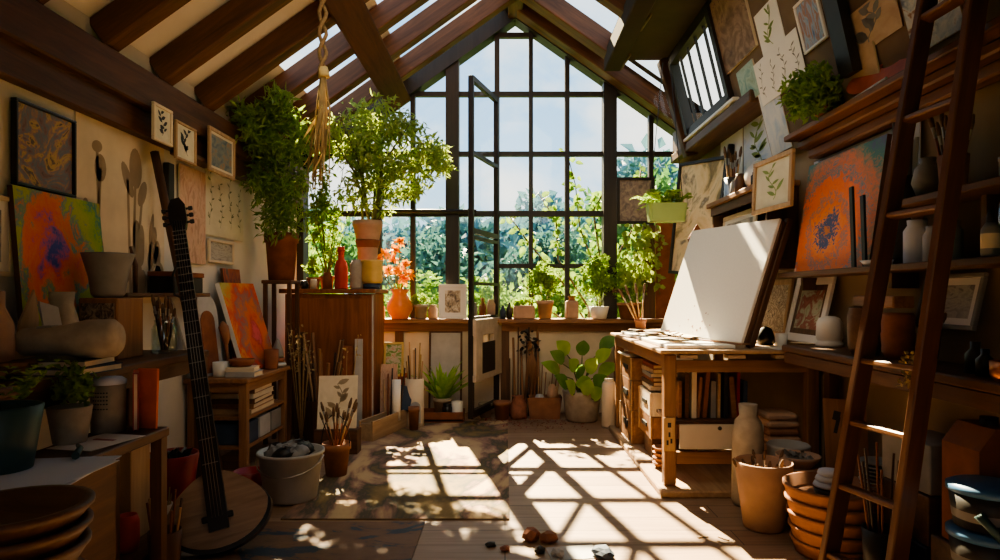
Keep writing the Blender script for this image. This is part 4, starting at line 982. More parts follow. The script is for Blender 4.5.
plant('sill_plant', 'white shallow bowl pot with a tall airy green plant on the sill', (.985, SY, SZ), .105, .075, .13, 'white', bm, 'ivy', rim=False, stems=st)
bm = crown(B(), (0, 0, .36), (.15, .14, .30), 1100, .055, .026, 37, 18, up=.5); st = B()
for k in range(7): tube(st, [(0, 0, .1), (.09*math.cos(k), .06*math.sin(k), .4)], [.006, .003], 4)
plant('sill_plant', 'wide terracotta pot with ivy beside the thick window post', (1.30, SY-.02, SZ), .125, .095, .17, 'terra', bm, 'ivy', stems=st)
bm = crown(B(), (0, 0, .10), (.075, .07, .07), 260, .035, .02, 38, 7)
plant('sill_plant', 'little dark pot with a round green plant hung behind the door leaf at sill height', (.12, 6.78-.0, SZ), .04, .03, .07, 'dark', bm, 'ivy')

# ---------------------------------------------------------------- in front of the low back wall
t = T('tall_tin', 'cream tall canister with a blue grey rounded patch beside the fern pot on the floor', 'canister', (-.86, 6.085, 0))
obj('body', lathe(B(), [(0, 0), (.085, 0), (.09, .02), (.09, .46), (.084, .46), (.082, .05), (0, .04)], 26), 'cream', t)
bm = B(); prism(bm, [(-.03, .05), (.07, .05), (.07, .2)]+[(.02+.05*math.cos(k*PI/6), .2+.05*math.sin(k*PI/6)) for k in range(7)]+[(-.03, .2)], -.0925, -.086); obj('patch', bm, 'lgrey', t)
for i in range(8): stick((-.86+.035*math.cos(i*.8), 6.085+.035*math.sin(i*.8), .055), (-.86+.077*math.cos(i*.8), 6.085+.077*math.sin(i*.8), .62+.06*(i % 4)), .008, ['pale_z', 'drystem', 'handle_d'][i % 3], 'stick standing in the cream tall canister', 'sticks in the tall canister')
t = T('low_tray', 'red brown wooden tray holding the fern pot and two cups', 'tray', (-.62, 6.33, 0))
bm = B(); box(bm, (0, 0, .02), (.43, .24, .04))
for c, s in (((0, -.11, .065), (.43, .02, .09)), ((0, .11, .065), (.43, .02, .09)), ((-.205, 0, .065), (.02, .2, .09)), ((.205, 0, .065), (.02, .2, .09))): box(bm, c, s, bev=.003)
obj('body', bm, 'terra_d', t)
fo = B(); rg = random.Random(17)
for k in range(40):
    a = rg.uniform(0, 6.28); e = rg.uniform(.5, 1.35); L = rg.uniform(.42, .66)
    bigleaf(fo, V((.02*math.cos(a), .02*math.sin(a), .15)), V((math.cos(a)*math.cos(e), math.sin(a)*math.cos(e), math.sin(e)+.2)), V((0, 0, 1)), L, .05, 0, .30, 6)
plant('fern_pot', 'grey brown pot on the tray with a bright sword-leaved fern', (-.62, 6.36, .042), .09, .075, .19, 'stone', fo, leafmat('bright fern', (.20, .42, .05), (.42, .62, .12), .45))
vessel('black_jar', 'black square-shouldered jar on the tray before the fern pot', 'jar', [(0, 0), (.05, 0), (.052, .11), (.04, .12), (.042, .125), (.042, .145), (0, .145)], 'black', (-.565, 6.265, .042), 16)
vessel('white_tumbler', 'plain cream white tumbler on the tray end nearest the door leaf', 'cup', cup(.058, .052, .165), 'white', (-.468, 6.275, .042))
picture('grey_canvas', 'blank grey framed canvas leaning on the low back wall behind the fern', V((-.80, 6.68, .0)), V((-.45, 6.68, .0)), V((-.80, 6.78, .87)), 'lgrey', 'brown_z', .02, th=.02, cat='picture')
picture('garden_picture', 'small green and red picture in a pale yellow frame beside the cabinet', V((-1.15, 6.05, .48)), V((-.96, 6.05, .48)), V((-1.15, 6.1, .80)), A['greenpic'], 'yellow', .022, th=.018)
picture('pink_canvas', 'tall pinkish canvas leaning below the small yellow framed picture', V((-1.165, 5.98, .10)), V((-1.01, 5.98, .10)), V((-1.165, 6.03, .60)), A['pink'], th=.02, cat='canvas')
picture('brown_canvas', 'taller brown canvas carrying the small yellow framed picture', V((-1.165, 6.12, .0)), V((-.93, 6.12, .0)), V((-1.165, 6.16, .50)), A['redwork'], th=.03, cat='canvas')
roll('canvas_roll', 'upright cream roll of canvas in front of the pinkish canvas', (-1.00, 5.88, .10), (-1.00, 5.90, .47), .04, 'canvas')
S('blue_book', 'dark slate blue board leaning on the cream canister', 'board', box(B(), (0, 0, .11), (.16, .02, .22), bev=.003), 'navy', (-.975, 5.97, .185), (-.25, .25, .1))
vessel('small_terracotta', 'small orange terracotta pot at the foot of the canvas roll', 'pot', potprof(.05, .04, .22), 'terra', (-.84, 5.90, .0))
for i in range(6):
    x = -1.10+.025*i; stick((x, 5.86+.012*i, .12), (x-.02+.012*i, 5.93+.01*i, .47+.05*(i % 3)), .009, ['pale_z', 'handle_r', 'handle_d'][i % 3], 'stick leaning in the trough beside the canvas roll', 'sticks beside the canvas roll')
# long wooden trough
t = T('wooden_trough', 'long narrow paint-worn wooden trough on the floor along the edge of the cloth', 'trough', (-1.05, 5.84, 0), math.atan2(.8, .26))
bm = B(); box(bm, (0, 0, .015), (.84, .12, .03))
for c, s in (((0, -.06, .09), (.86, .018, .18)), ((0, .06, .09), (.86, .018, .18)), ((-.42, 0, .08), (.018, .104, .16)), ((.42, 0, .08), (.018, .104, .16))): box(bm, c, s, bev=.004)
obj('body', bm, 'pale_x', t); bm = B(); box(bm, (.28, -.071, .12), (.12, .006, .03), bev=.002); obj('hand_hole', bm, 'dark', t)
# sketch of dark leaves
picture('leaf_sketch', 'cream sketch sheet with dark drawn leaves leaning at the trough end', V((-1.47, 5.00, .20)), V((-1.17, 5.04, .20)), V((-1.47, 5.13, .60)), A['sketch'], None, draw=plain('brown ink', (.32, .25, .16), .9, .2, 6, 0), seed=4, dn=12, dk=1, th=.02, cat='sketch')
S('sketch_block', 'low wooden block under the cream leaf sketch', 'block', box(B(), (-1.32, 5.05, .099), (.34, .14, .198), bev=.004), 'brown_x')
# tall boards and sticks in front of the cabinet
t = T('tall_bin', 'dark wooden bin full of tall sticks before the cabinet', 'bin', (-1.57, 5.50, 0))
obj('body', lathe(B(), [(0, 0), (.15, 0), (.17, .36), (.16, .36), (.14, .04), (0, .04)], 14, smooth=False), 'brown_z', t)
for i in range(16):
    a = i*2.4; r_ = .03+.025*(i % 4)
    stick((-1.57+r_*math.cos(a), 5.5+r_*math.sin(a), .05), (-1.57+(r_+.13)*math.cos(a), 5.5+(r_+.07)*math.sin(a), .68+.06*(i % 5)), [.010, .014, .018, .012][i % 4], ['pale_z', 'brown_z', 'oak_z', 'handle_d'][i % 4], 'tall wooden stick standing in the dark bin before the cabinet', 'sticks in the dark bin')
for i, (x, w_, h_, mt) in enumerate(((-1.80, .05, .92, 'brown_z'), (-1.40, .09, .80, 'terra_d'), (-1.30, .07, .86, 'lgrey'))):
    S('leaning_board', ['tallest narrow brown board leaning on the cabinet by the plant stand', 'red brown board leaning on the cabinet beside the dark bin', 'grey board leaning on the cabinet front nearest its window corner'][i], 'board', box(B(), (0, 0, h_/2), (w_, .015, h_), bev=.002), mt, (x, 5.68-.02, .0), (-.04, 0, 0))
def sprays(n, seed, H, spread, bl):
    bm = B(); rg = random.Random(seed); fl_ = B()
    for k in range(n):
        a = rg.uniform(0, 6.28); p = V((spread*math.cos(a)*rg.uniform(.4, 1), spread*math.sin(a)*rg.uniform(.4, 1), H*rg.uniform(.75, 1)))
        tube(bm, [(0, 0, 0), p*.6, p], [.004, .003, .002], 4)
        for j in range(bl):
            q = p*rg.uniform(.75, 1.02)+rnd_dir(rg)*.03; d = rnd_dir(rg); bigleaf(fl_, q, d, rnd_dir(rg), .028, .02, 0, .1, 3)
    return bm, fl_
t = T('dry_flowers', 'dry pale bushy sprays beside the side table before the cabinet', 'dried flowers', (-1.68, 5.28, .0)); a_, b_ = sprays(16, 5, 1.0, .14, 7); obj('stem', a_, 'drystem', t); obj('flower_head', b_, 'drystem', t)
t = T('dry_flowers', 'thin dry stem with tiny cream blossoms above the dark bin', 'dried flowers', (-1.36, 5.46, .0)); a_, b_ = sprays(4, 6, 1.0, .16, 4); obj('stem', a_, 'drystem', t); obj('flower_head', b_, 'straw', t)

# bucket, brush pot
t = T('white_bucket', 'big dull white bucket full of crumpled rags on the edge of the cloth', 'bucket', (-1.31, 3.92, .0105))
obj('body', lathe(B(), [(0, 0), (.15, 0), (.155, .01), (.19, .27), (.20, .275), (.20, .29), (.186, .29), (.148, .02), (0, .02)], 32), plain('stained white plastic', (.40, .39, .37), .5, .25, 5, .05), t)
bm = B(); tube(bm, [(.2*math.cos(k*PI/10), -.2*math.sin(k*PI/10), .26-.09*math.sin(k*PI/10)) for k in range(11)], .005, 6); obj('bucket_handle', bm, 'metal', t)
for i in range(7):
    a = i*.9; r_ = .085 if i else 0
    bm = B(); lathe(bm, [(0, -.03), (.05, -.025), (.075, .0), (.055, .03), (.02, .045), (0, .04)], 12)
    rg = random.Random(i)
    for v_ in bm.verts: v_.co += rnd_dir(rg)*.014
    S('rag', ['grey rag', 'blackish rag'][i % 2]+' crumpled in the big white bucket', 'rag', bm, ['grey', 'dark'][i % 2], (-1.31+r_*math.cos(a), 3.92+r_*math.sin(a), .29), (.3*math.cos(i), .3*math.sin(i*2), i), 'rags in the white bucket')
t = T('brush_pot', 'terracotta pot with a wire handle full of long brushes behind the white bucket', 'pot', (-1.165, 4.42, .0105))
obj('pot', pot(B(), .095, .07, .22), 'terra', t)
bm = B(); tube(bm, [(.098*math.cos(k*PI/12), -.02, .20+.22*math.sin(k*PI/12)) for k in range(13)], .004, 5); obj('wire_handle', bm, 'dark', t)
brushes((-1.165, 4.42, 0), .07, .19, 15, .31, 'rpdr', 'long brush standing in the terracotta pot behind the white bucket', 'brushes in the terracotta pot by the bucket', 5, .42)
vessel('red_bowl', 'little red bowl squeezed between the instrument body and white bucket', 'bowl', [(0, 0), (.06, 0), (.095, .07), (.10, .14), (.092, .14), (.08, .06), (0, .03)], 'red', (-1.62, 4.05, .0))

# beyond the door leaf: sticks, planter, big leaf plant
for i in range(12):
    x = .05+.028*i; stick((x, 6.62, .0), (x+.02*math.sin(i*2.2), 6.76, .58+.11*((i*5) % 4)), [.008, .011, .014][i % 3], ['brown_z', 'handle_d', 'oak_z'][i % 3], 'dark stick leaning on the low wall beside the door leaf', 'sticks on the low back wall')
t = T('seed_head_bunch', 'dark dried seed head bunch on stems leaning on the back wall', 'dried flowers', (.28, 6.66, .14))
st, fo = B(), B(); rg = random.Random(19)
for k in range(9): tube(st, [(.02*k-.08, 0, 0), (.012*k-.05, .03, .40), (-.03+.02*math.cos(k), .06, .64)], [.009, .008, .005], 5)
for k in range(60):
    q = V((-.03, .055, .62))+V((rg.uniform(-.1, .1), rg.uniform(-.03, .03), rg.uniform(-.14, .12))); bigleaf(fo, q, rnd_dir(rg), rnd_dir(rg), .045, .035, 0, .1, 3)
obj('stem', st, 'oak_z', t); obj('seed_head', fo, 'dark', t)
def rbox(w_, d_, h_, tp=.85, th=.015):
    bm = B(); p = lambda k, z, i: [bm.verts.new((sx*(w_/2*k-i), sy*(d_/2*k-i), z)) for sx, sy in ((-1, -1), (1, -1), (1, 1), (-1, 1))]
    a, b_, c, d = p(tp, 0, 0), p(1, h_, 0), p(1, h_, th), p(tp, .03, th)
    bm.faces.new(a[::-1]); bm.faces.new(d)
    for r0, r1 in ((a, b_), (b_, c), (c, d)):
        for k in range(4): bm.faces.new((r0[k], r0[(k+1) % 4], r1[(k+1) % 4], r1[k]))
    bmesh.ops.bevel(bm, geom=[e for e in bm.edges if abs(e.verts[0].co.z-e.verts[1].co.z) > .05], offset=.02, segments=2, affect='EDGES'); return bm
t = T('square_planter', 'red terracotta rectangular planter with stones on the floor by the big leaf plant', 'planter', (.40, 6.52, 0)); obj('body', rbox(.35, .22, .22), 'terra', t); obj('soil', box(B(), (0, 0, .16), (.29, .17, .02)), 'soil', t)
vessel('pale_stone', 'upright pinkish oval stone in the red rectangular planter', 'stone', [(0, 0), (.04, .01), (.055, .07), (.045, .14), (.02, .17), (0, .175)], 'terra_p', (.48, 6.49, .172), 16)
vessel('pale_stone', 'round grey stone in the red rectangular planter', 'stone', [(0, 0), (.04, .01), (.05, .04), (.035, .07), (0, .08)], 'lgrey', (.35, 6.47, .172), 16)
for i in range(9): stick((.27+.033*i, 6.57, .17), (.28+.036*i, 6.60, .36+.05*((i*3) % 5)), .006, ['oak_z', 'handle_r', 'pale_z'][i % 3], 'short stick standing in the red rectangular planter', 'sticks in the rectangular planter')
S('red_bag', 'crumpled brown red bundle on the floor between sticks and planter', 'bundle', (lambda bm: ([setattr(v_, 'co', v_.co+rnd_dir(rg)*.012) for v_ in bm.verts], bm)[1])(lathe(B(), [(0, 0), (.08, .0), (.09, .05), (.075, .14), (.05, .21), (.055, .24), (0, .23)], 14)), 'rock', (.135, 6.47, 0))
vessel('clay_pot', 'small orange clay pot beside the crumpled brown red bundle', 'pot', potprof(.085, .065, .18), 'terra', (-.03, 6.45, 0))
vessel('clay_pot', 'tiny grey clay pot on the floor under the door leaf', 'pot', potprof(.07, .055, .15), 'stone', (-.20, 6.55, 0))
t = T('big_leaf_plant', 'stout buff pot with a plant of very large lime green leaves', 'plant', (.765, 6.38, 0))
obj('pot', lathe(B(), [(0, 0), (.14, 0), (.16, .02), (.19, .26), (.195, .30), (.18, .305), (.165, .25), (0, .25)], 32), 'stone', t); obj('soil', lathe(B(), [(0, .01), (.16, 0)], 20, (0, 0, .25)), 'soil', t)
st, f1, f2 = B(), [], []; rg = random.Random(6)
for k, (x, z, y) in enumerate(((-.22, .42, -.15), (-.10, .62, -.05), (.08, .60, -.1), (-.25, .70, .05), (.22, .72, .02), (-.02, .44, -.2), (.16, .44, -.18), (-.14, .36, -.2), (.26, .54, .1), (.02, .80, .1), (-.18, .80, .14), (.12, .30, -.2), (.28, .86, .12), (-.30, .56, .1), (.02, .36, -.22), (-.05, .55, -.16))):
    (f1 if k % 3 else f2).append(B()); q = V((x*.75, y, z*.8)); tube(st, [(0, 0, .24), (x*.3, y*.4, z*.55+.1), q], [.009, .007, .005], 6)
    bigleaf((f1 if k % 3 else f2)[-1], q, V((x*1.3, y*.6-.15, .35+.25*rg.random())), V((-x*.5, -.7, .9)), rg.uniform(.24, .32), rg.uniform(.13, .18), 0, .35, 8)
obj('stem', st, 'stem', t); 
for b_ in f1: obj('leaf', b_, 'bigleaf', t)
for b_ in f2: obj('leaf', b_, 'bigleaf_d', t)
bm = B(); rg = random.Random(44)
for k in range(420):
    x = rg.uniform(-.3, .75); y = 6.45-abs(rg.gauss(0, .25)); s_ = rg.uniform(.012, .03)
    leaf(bm, V((x, max(5.8, y), .006)), V((rg.uniform(-1, 1), rg.uniform(-1, 1), rg.uniform(0, .3))), V((0, 0, 1)), s_, s_*.7, rg.choice((0, 0, 1, 2)))
S('petal_litter', 'scatter of dry red brown petals and leaf crumbs on the floor under the sticks', 'litter', bm, ['terra', 'rock', 'red']).__setitem__('kind', 'stuff')

# loose things on the bare floor in front
rg = random.Random(2)
def rock(name, label, loc, s, mat, cat='rock', group=None):
    bm = B(); bmesh.ops.create_icosphere(bm, subdivisions=2, radius=1)
    for v_ in bm.verts:
        v_.co = V((v_.co.x*s[0], v_.co.y*s[1], v_.co.z*s[2]))*rg.uniform(.8, 1.18)
    for v_ in bm.verts: v_.co.z = max(v_.co.z, -s[2]*.8)
    S(name, label, cat, bm, mat, (loc[0], loc[1], s[2]*.8), (0, 0, rg.uniform(0, 3)), group)
rock('rock', 'largest reddish brown lump of rock on the bare boards', (.13, 3.26), (.055, .045, .035), 'rock')
rock('rock', 'pinkish lump touching the largest reddish rock', (.22, 3.24), (.05, .04, .028), 'terra_d')
rock('rock', 'small dark lump in front of the reddish rocks', (.17, 3.10), (.03, .025, .02), 'dark')
rock('rock', 'dark pebble alone on the boards near the stained board', (-.07, 3.18), (.028, .02, .014), 'dark')
rock('rock', 'dark brown pebble beside the lone dark pebble', (.0, 3.13), (.03, .022, .014), 'rock')
rock('rock', 'grey stone lying on the grey card on the floor', (.25, 3.06), (.04, .03, .022), 'lgrey')
rock('rock', 'rounded blue grey stone at the lower edge of the view', (.47, 3.06), (.06, .045, .028), 'navy')
S('floor_card', 'small grey card lying on the boards beside the reddish rocks', 'card', box(B(), (0, 0, .002), (.24, .16, .003)), 'lgrey', (.33, 3.10, 0), (0, 0, .15))
for i, (x, y, a) in enumerate(((1.02, 3.30, .3), (1.08, 3.22, 1.4), (1.12, 3.28, 2.2))): S('wood_chip', 'thin pale chip lying on the sunlit boards beside the ladder side', 'chip', box(B(), (0, 0, .003), (.06, .012, .005)), 'pale_x', (x, y, 0), (0, 0, a), 'pale chips on the boards')
# ================================================================== RIGHT SIDE
A['bigorange'] = art('big red orange ring painting', [(.01, (.55, .20, .06)), (.04, (.06, .08, .20)), (.12, (.07, .10, .24)), (.15, (.82, .28, .08)), (.24, (.80, .20, .06)), (.29, (.30, .22, .22)), (.33, (.82, .22, .08)), (.46, (.78, .18, .07)), (.50, (.10, .24, .28)), (.56, (.70, .20, .09)), (.72, (.07, .22, .18)), (.86, (.10, .14, .26))], 3.2, (6, 2, 2), radial=(.40, .34), amt=.30, detail=8, dist=.8, fine=.42)
A['bluesheet'] = art('pale blue wash', [(.35, (.50, .54, .64)), (.55, (.62, .62, .66)), (.7, (.38, .46, .62))], 2.4, (3, 3, 1))
A['brownpic'] = art('brown dim painting', [(.32, (.11, .055, .03)), (.48, (.22, .13, .08)), (.60, (.32, .20, .13)), (.7, (.14, .07, .05))], 3, (5, 3, 1), dist=2)
A['tealpic'] = art('pale teal picture', [(.3, (.16, .30, .28)), (.5, (.34, .46, .42)), (.7, (.24, .32, .25))], 3, (8, 3, 1))
A['bluefig'] = art('blue and rust picture', [(.3, (.10, .16, .28)), (.46, (.30, .38, .50)), (.56, (.36, .18, .12)), (.7, (.18, .24, .34))], 3, (5, 8, 1), stretch=(2, 1, .8))
A['butter'] = art('blue and white floral painting', [(.32, (.12, .16, .24)), (.46, (.36, .42, .48)), (.58, (.55, .56, .56)), (.7, (.28, .16, .10))], 3.4, (9, 3, 1), dist=1.8)
A['warmsheet'] = art('warm card', [(.3, (.42, .28, .17)), (.7, (.54, .39, .25))], 3, (5, 9, 1), bump=.05)
A['cats'] = art('red figure picture', [(.3, (.16, .22, .10)), (.44, (.46, .46, .36)), (.54, (.28, .09, .07)), (.66, (.40, .15, .12))], 3, (2, 9, 1), dist=1.2)
ink = plain('grey ink', (.20, .20, .19), .9, .2, 6, 0)
grn = plain('green watercolour', (.22, .30, .10), .9, .3, 6, 0)

# --- the heavy wall ledge with its moulding
t = T('wall_ledge', 'long deep brown ledge high on the wall carrying the fern and red palette', 'ledge')
M['ledge'] = wood('ledge wood', (.13, .05, .02), (.30, .125, .05), 'y')
obj('board', box(B(), (1.885, 3.08, 2.24), (.22, 2.0, .035), bev=.006), 'ledge', t)
obj('moulding', box(box(B(), (1.925, 3.08, 2.195), (.14, 1.96, .05), bev=.01), (1.955, 3.08, 2.14), (.08, 1.94, .06), bev=.01), 'ledge', t)
LZ = 2.2585
t = T('fern_pot', 'small brown pot with a lush green fern hanging over the high ledge', 'plant', (1.82, 3.62, LZ))
obj('pot', pot(B(), .075, .055, .13), 'terra_d', t)
fo = fernfol(.1, 52, 71, .08, .15); f2 = crown(B(), (-.08, 0, .14), (.13, .28, .16), 1700, .045, .024, 72, 20)
for b_ in (fo, f2):
    for v_ in b_.verts: v_.co.x = min(v_.co.x, .035-.25*max(0, v_.co.z))
obj('foliage', f2, 'fern', t); obj('frond', fo, 'fern', t).location = (-.03, 0, .12)
t = T('red_palette', 'red brown painter palette with a thumb hole leaning on the high ledge', 'palette', (1.845, 3.20, LZ))
bm = B(); n = 28; out, inn = [], []
for k in range(n):
    a = 2*PI*k/n; r_ = 1+.12*math.cos(2*a+.5)-.18*max(0, math.cos(a-2.3))**6
    out.append((.24*r_*math.cos(a), .115+.10*r_*math.sin(a))); inn.append((.08+.075*math.cos(a), .135+.022*math.sin(a)))
for y in (0, .012):
    vo = [bm.verts.new((p[0], y, p[1])) for p in out]; vi = [bm.verts.new((p[0], y, p[1])) for p in inn]
    for k in range(n): bm.faces.new((vo[k], vo[(k+1) % n], vi[(k+1) % n], vi[k]))
    if y == 0: o1, i1 = vo, vi
for k in range(n): bm.faces.new((o1[k], o1[(k+1) % n], vo[(k+1) % n], vo[k])); bm.faces.new((i1[k], i1[(k+1) % n], vi[(k+1) % n], vi[k]))
o_ = obj('body', bm, plain('red brown varnish', (.52, .12, .055), .45, .3, 8, .05), t); o_.rotation_euler = (-.25, 0, -PI/2+.1)
stick((1.83, 3.50, LZ+.012), (1.80, 3.02, LZ+.015), .009, 'paper', 'pale paint-caked stick lying along the edge of the high ledge', name='stick')
brush((1.86, 2.93, LZ+.10), (-.02, -1, .55), .24, 'd', 'dark brush with a pale tip leaning on the red palette', None)

# --- sheets and pictures on the leaning upper wall
def up(px0, px1, pt, pb, off=0.0):
    """rectangle on the leaning wall: px0 far edge, px1 near edge, heights where they are read"""
    X = 1.78; y0 = X*F/(px0-CX); y1 = X*F/(px1-CX); s = F/((y0+y1)/2)
    zt, zb = min(3.52, CZ-(pt-CY)/s), max(2.27, CZ-(pb-CY)/s)
    return V((xd(zb)-.002-off, y0, zb)), V((xd(zb)-.002-off, y1, zb)), V((xd(zt)-.002-off, y0, zt))
picture('brown_painting', 'tall brown dim painting next to the slanted dormer window', *up(731, 764, -12, 62), A['brownpic'], th=.02, cat='painting')
picture('botanical_card', 'white card with a small dark green plant drawing under the roof', *up(766, 788, 6, 50), 'paper', None, draw=grn, seed=3, dn=10, th=.008, cat='print')
picture('sketch_sheet', 'wide white sheet with faint pencil plant sketches below the botanical card', *up(757, 800, 48, 92, .012), 'paper', None, draw=ink, seed=9, dn=9, th=.006, cat='sketch', nd=4)
picture('teal_picture', 'small pale teal picture at the window side of the pencil sketch sheet', *up(741, 757, 66, 100), A['tealpic'], th=.012, cat='print')
picture('blue_picture', 'white framed blue and rust picture high above the fern', *up(802, 824, -4, 46), A['bluefig'], 'paper', .016, th=.018)
S('dark_batten', 'dark upright batten on the upper wall beside the blue and rust picture', 'batten', box(B(), (1.705, 3.38, 2.95), (.05, .13, 1.1), rot=Matrix.Rotation(-math.atan2(.2, .88), 3, 'Y')), 'dark')
picture('warm_sheet', 'brown card with a grey sketch behind the red palette', *up(840, 888, 2, 44, .004), A['warmsheet'], None, draw=ink, seed=17, dn=9, dk=1, th=.008, cat='sketch')
picture('floral_painting', 'blue and white floral painting behind the ladder top', *up(892, 940, -30, 42), A['butter'], th=.012, cat='painting')
picture('warm_sheet', 'tan sheet leaning between the fern and the brown grey sketch', V((1.90, 3.54, 2.262)), V((1.90, 3.20, 2.262)), V((1.845, 3.54, 2.52)), A['warmsheet'], th=.008, cat='sketch')

# --- below the ledge, on the wall
picture('landscape_sheet', 'loose pale sheet with a green plant and dark hill hanging under the wall ledge', *rw(744, 775, 110, 171, 1.985), A['bluesheet'], None, draw=grn, seed=8, dn=12, th=.006, cat='print')
picture('white_sheet', 'plain white curling sheet between the big landscape painting and the green plant sheet', *rw(721, 743, 124, 196, 1.985), 'paper', th=.004, cat='sheet')
picture('blue_sheet', 'long pale blue sheet hanging at the end of the high ledge', V((1.915, 4.57, 2.24)), V((1.915, 4.26, 2.24)), V((1.80, 4.57, 2.72)), A['bluesheet'], th=.005, cat='sheet')
picture('landscape_painting', 'large tilted landscape painting of trees standing behind the desk under the dormer window', V((1.62, 6.25, 1.46)), V((1.86, 5.60, 1.40)), V((1.66, 6.31, 2.52)), A['land'], 'dark', .03, th=.035, cat='painting')
S('painting_support', 'dark bent wooden batten beside the large landscape painting', 'batten', tube(B(), [(0, 0, -.09), (-.01, 0, .5), (-.03, 0, 1.1), (.03, .02, 1.55)], [.03, .035, .035, .03], 6), 'dark', (1.93, 5.52, 1.0))
t = T('side_cupboard', 'brown wall cupboard behind the white canvas carrying the brush jar', 'cupboard')
obj('body', box(B(), (1.885, 4.92, 1.46), (.21, 1.16, .06)), 'brown_y', t); obj('top', box(B(), (1.865, 4.92, 2.01), (.26, 1.20, .04), bev=.006), 'oak_y', t)
obj('back_panel', box(B(), (1.985, 4.92, 1.74), (.01, 1.16, .5)), 'brown_y', t)
for y in (4.36, 5.48): obj('side_panel', box(B(), (1.885, y, 1.74), (.21, .03, .5)), 'brown_z', t)
obj('rail', box(B(), (1.775, 4.92, 1.955), (.02, 1.14, .07)), 'brown_y', t)
picture('cupboard_picture', 'grey picture in a pale frame standing inside the wall cupboard', V((1.84, 5.40, 1.492)), V((1.84, 4.70, 1.492)), V((1.86, 5.40, 1.90)), A['greypic'], 'cream', .035, 'paper', .03, th=.02)
CZ2 = 2.0315
vessel('brush_tin', 'grey ribbed tin of brushes on top of the wall cupboard', 'tin', [(0, 0), (.062, 0), (.064, .03), (.061, .035), (.064, .07), (.061, .075), (.064, .17), (.058, .17), (.056, .02), (0, .02)], 'metal', (1.85, 5.22, CZ2))
brushes((1.85, 5.22, 0), .045, CZ2+.02, 9, .36, 'prp', 'long pale brush standing in the grey ribbed tin on the cupboard', 'brushes in the ribbed tin', 51, .16)
t = T('white_bowl', 'round white enamel bowl with a dark rim propped on the wall cupboard', 'bowl', (1.90, 4.80, CZ2+.125)); t.rotation_euler = (0, -1.15, .5)
obj('body', lathe(B(), [(0, .07), (.06, .062), (.10, .035), (.12, 0), (.112, 0), (.09, .03), (0, .055)], 28), 'white', t); obj('rim', lathe(B(), [(.118, -.004), (.128, 0), (.118, .006), (.112, 0)], 28), 'dark', t)
for i, (y, h_, mt) in enumerate(((5.02, .12, 'grey'), (4.93, .15, 'brown_z'), (4.60, .10, 'dark'))):
    vessel('small_jar', ['squat grey jar beside the ribbed brush tin', 'brown jar just in front of the white enamel bowl', 'dark little jar by the framed plant print'][i], 'jar', J(.042, h_), mt, (1.81, y, CZ2))
picture('framed_picture', 'pale wood framed watercolour with a green sprig in front of the wall cupboard', V((1.70, 4.36, 1.79)), V((1.75, 3.88, 1.79)), V((1.715, 4.36, 2.14)), A['sheet'], 'pale_z', .03, draw=grn, seed=13, dn=8, th=.025)

# --- middle shelf with the big orange painting
t = T('middle_shelf', 'long dark shelf carrying the big red orange painting', 'shelf')
obj('board', box(B(), (1.875, 3.08, 1.375), (.25, 2.05, .03), bev=.004), 'brown_y', t)
for y in (2.35, 3.10, 4.02): obj('bracket', box(B(), (1.93, y, 1.32), (.13, .03, .075)), 'brown_z', t)
SH = 1.3915
picture('orange_ring_painting', 'big red orange painting with a dark blue ring and teal corners on the dark shelf', V((1.86, 4.06, SH)), V((1.86, 3.23, SH)), V((1.955, 4.02, 2.06)), A['bigorange'], th=.025, cat='painting', edge='brown_z')
picture('white_backing', 'large plain white sheet behind the big red orange painting', V((1.983, 4.10, 1.55)), V((1.983, 3.05, 1.55)), V((1.983, 4.10, 2.10)), 'paper_b', th=.004, cat='sheet')
for i, (y, h_) in enumerate(((3.30, .42), (3.20, .36))): S('flat_batten', ['tall dark batten leaning before the big red orange painting', 'shorter dark batten leaning at the near edge of the big orange painting'][i], 'batten', box(B(), (0, 0, h_/2), (.03, .012, h_)), 'dark', (1.80, y, SH), (0, .06, PI/2))
vessel('white_dish', 'shallow white dish on the dark shelf before the big orange painting', 'dish', [(0, 0), (.06, 0), (.085, .028), (.08, .028), (.055, .008), (0, .008)], 'paper_b', (1.83, 3.13, SH))
vessel('tall_vase', 'tall dark vase of flat sticks at the near edge of the big orange painting', 'vase', [(0, 0), (.05, 0), (.06, .05), (.055, .28), (.065, .42), (.058, .42), (.045, .05), (0, .04)], 'dark', (1.91, 3.06, SH))
for i in range(7): stick((1.91+.015*math.cos(i*.9), 3.06+.02*math.sin(i*.9), SH+.06), (1.91+.04*math.cos(i*.9), 3.06+.07*math.sin(i*.9), SH+.60+.05*(i % 3)), .011, ['lgrey', 'dark', 'handle_d'][i % 3], 'flat grey stick standing in the tall dark vase', 'sticks in the tall vase')
for i, (y, h_, r, mt) in enumerate(((2.92, .20, .055, 'paper_b'), (2.80, .16, .045, 'lgrey'), (2.70, .17, .045, 'grey'))):
    vessel('shelf_jar', ['cream wooden topped white jar on the dark shelf behind the ladder', 'light grey ridged jar on the dark shelf seen between ladder stiles', 'darker grey jar on the dark shelf between the ladder stiles'][i], 'jar', J(r, h_), mt, (1.88, y, SH))
vessel('wood_stopper', 'round pale wooden knob on the white shelf jar beside the ladder', 'knob', [(0, 0), (.02, .0), (.035, .03), (.03, .05), (0, .06)], 'pale_z', (1.88, 2.92, SH+.2015), 14)
t = T('glass_jar', 'large clear glass jar on the dark shelf outside the ladder', 'jar', (1.90, 2.33, SH)); obj('glass', lathe(B(), [(0, 0), (.085, 0), (.09, .01), (.09, .19), (.07, .215), (.075, .23), (.068, .23), (.083, .18), (.083, .015), (0, .015)], 24), 'glassware', t)
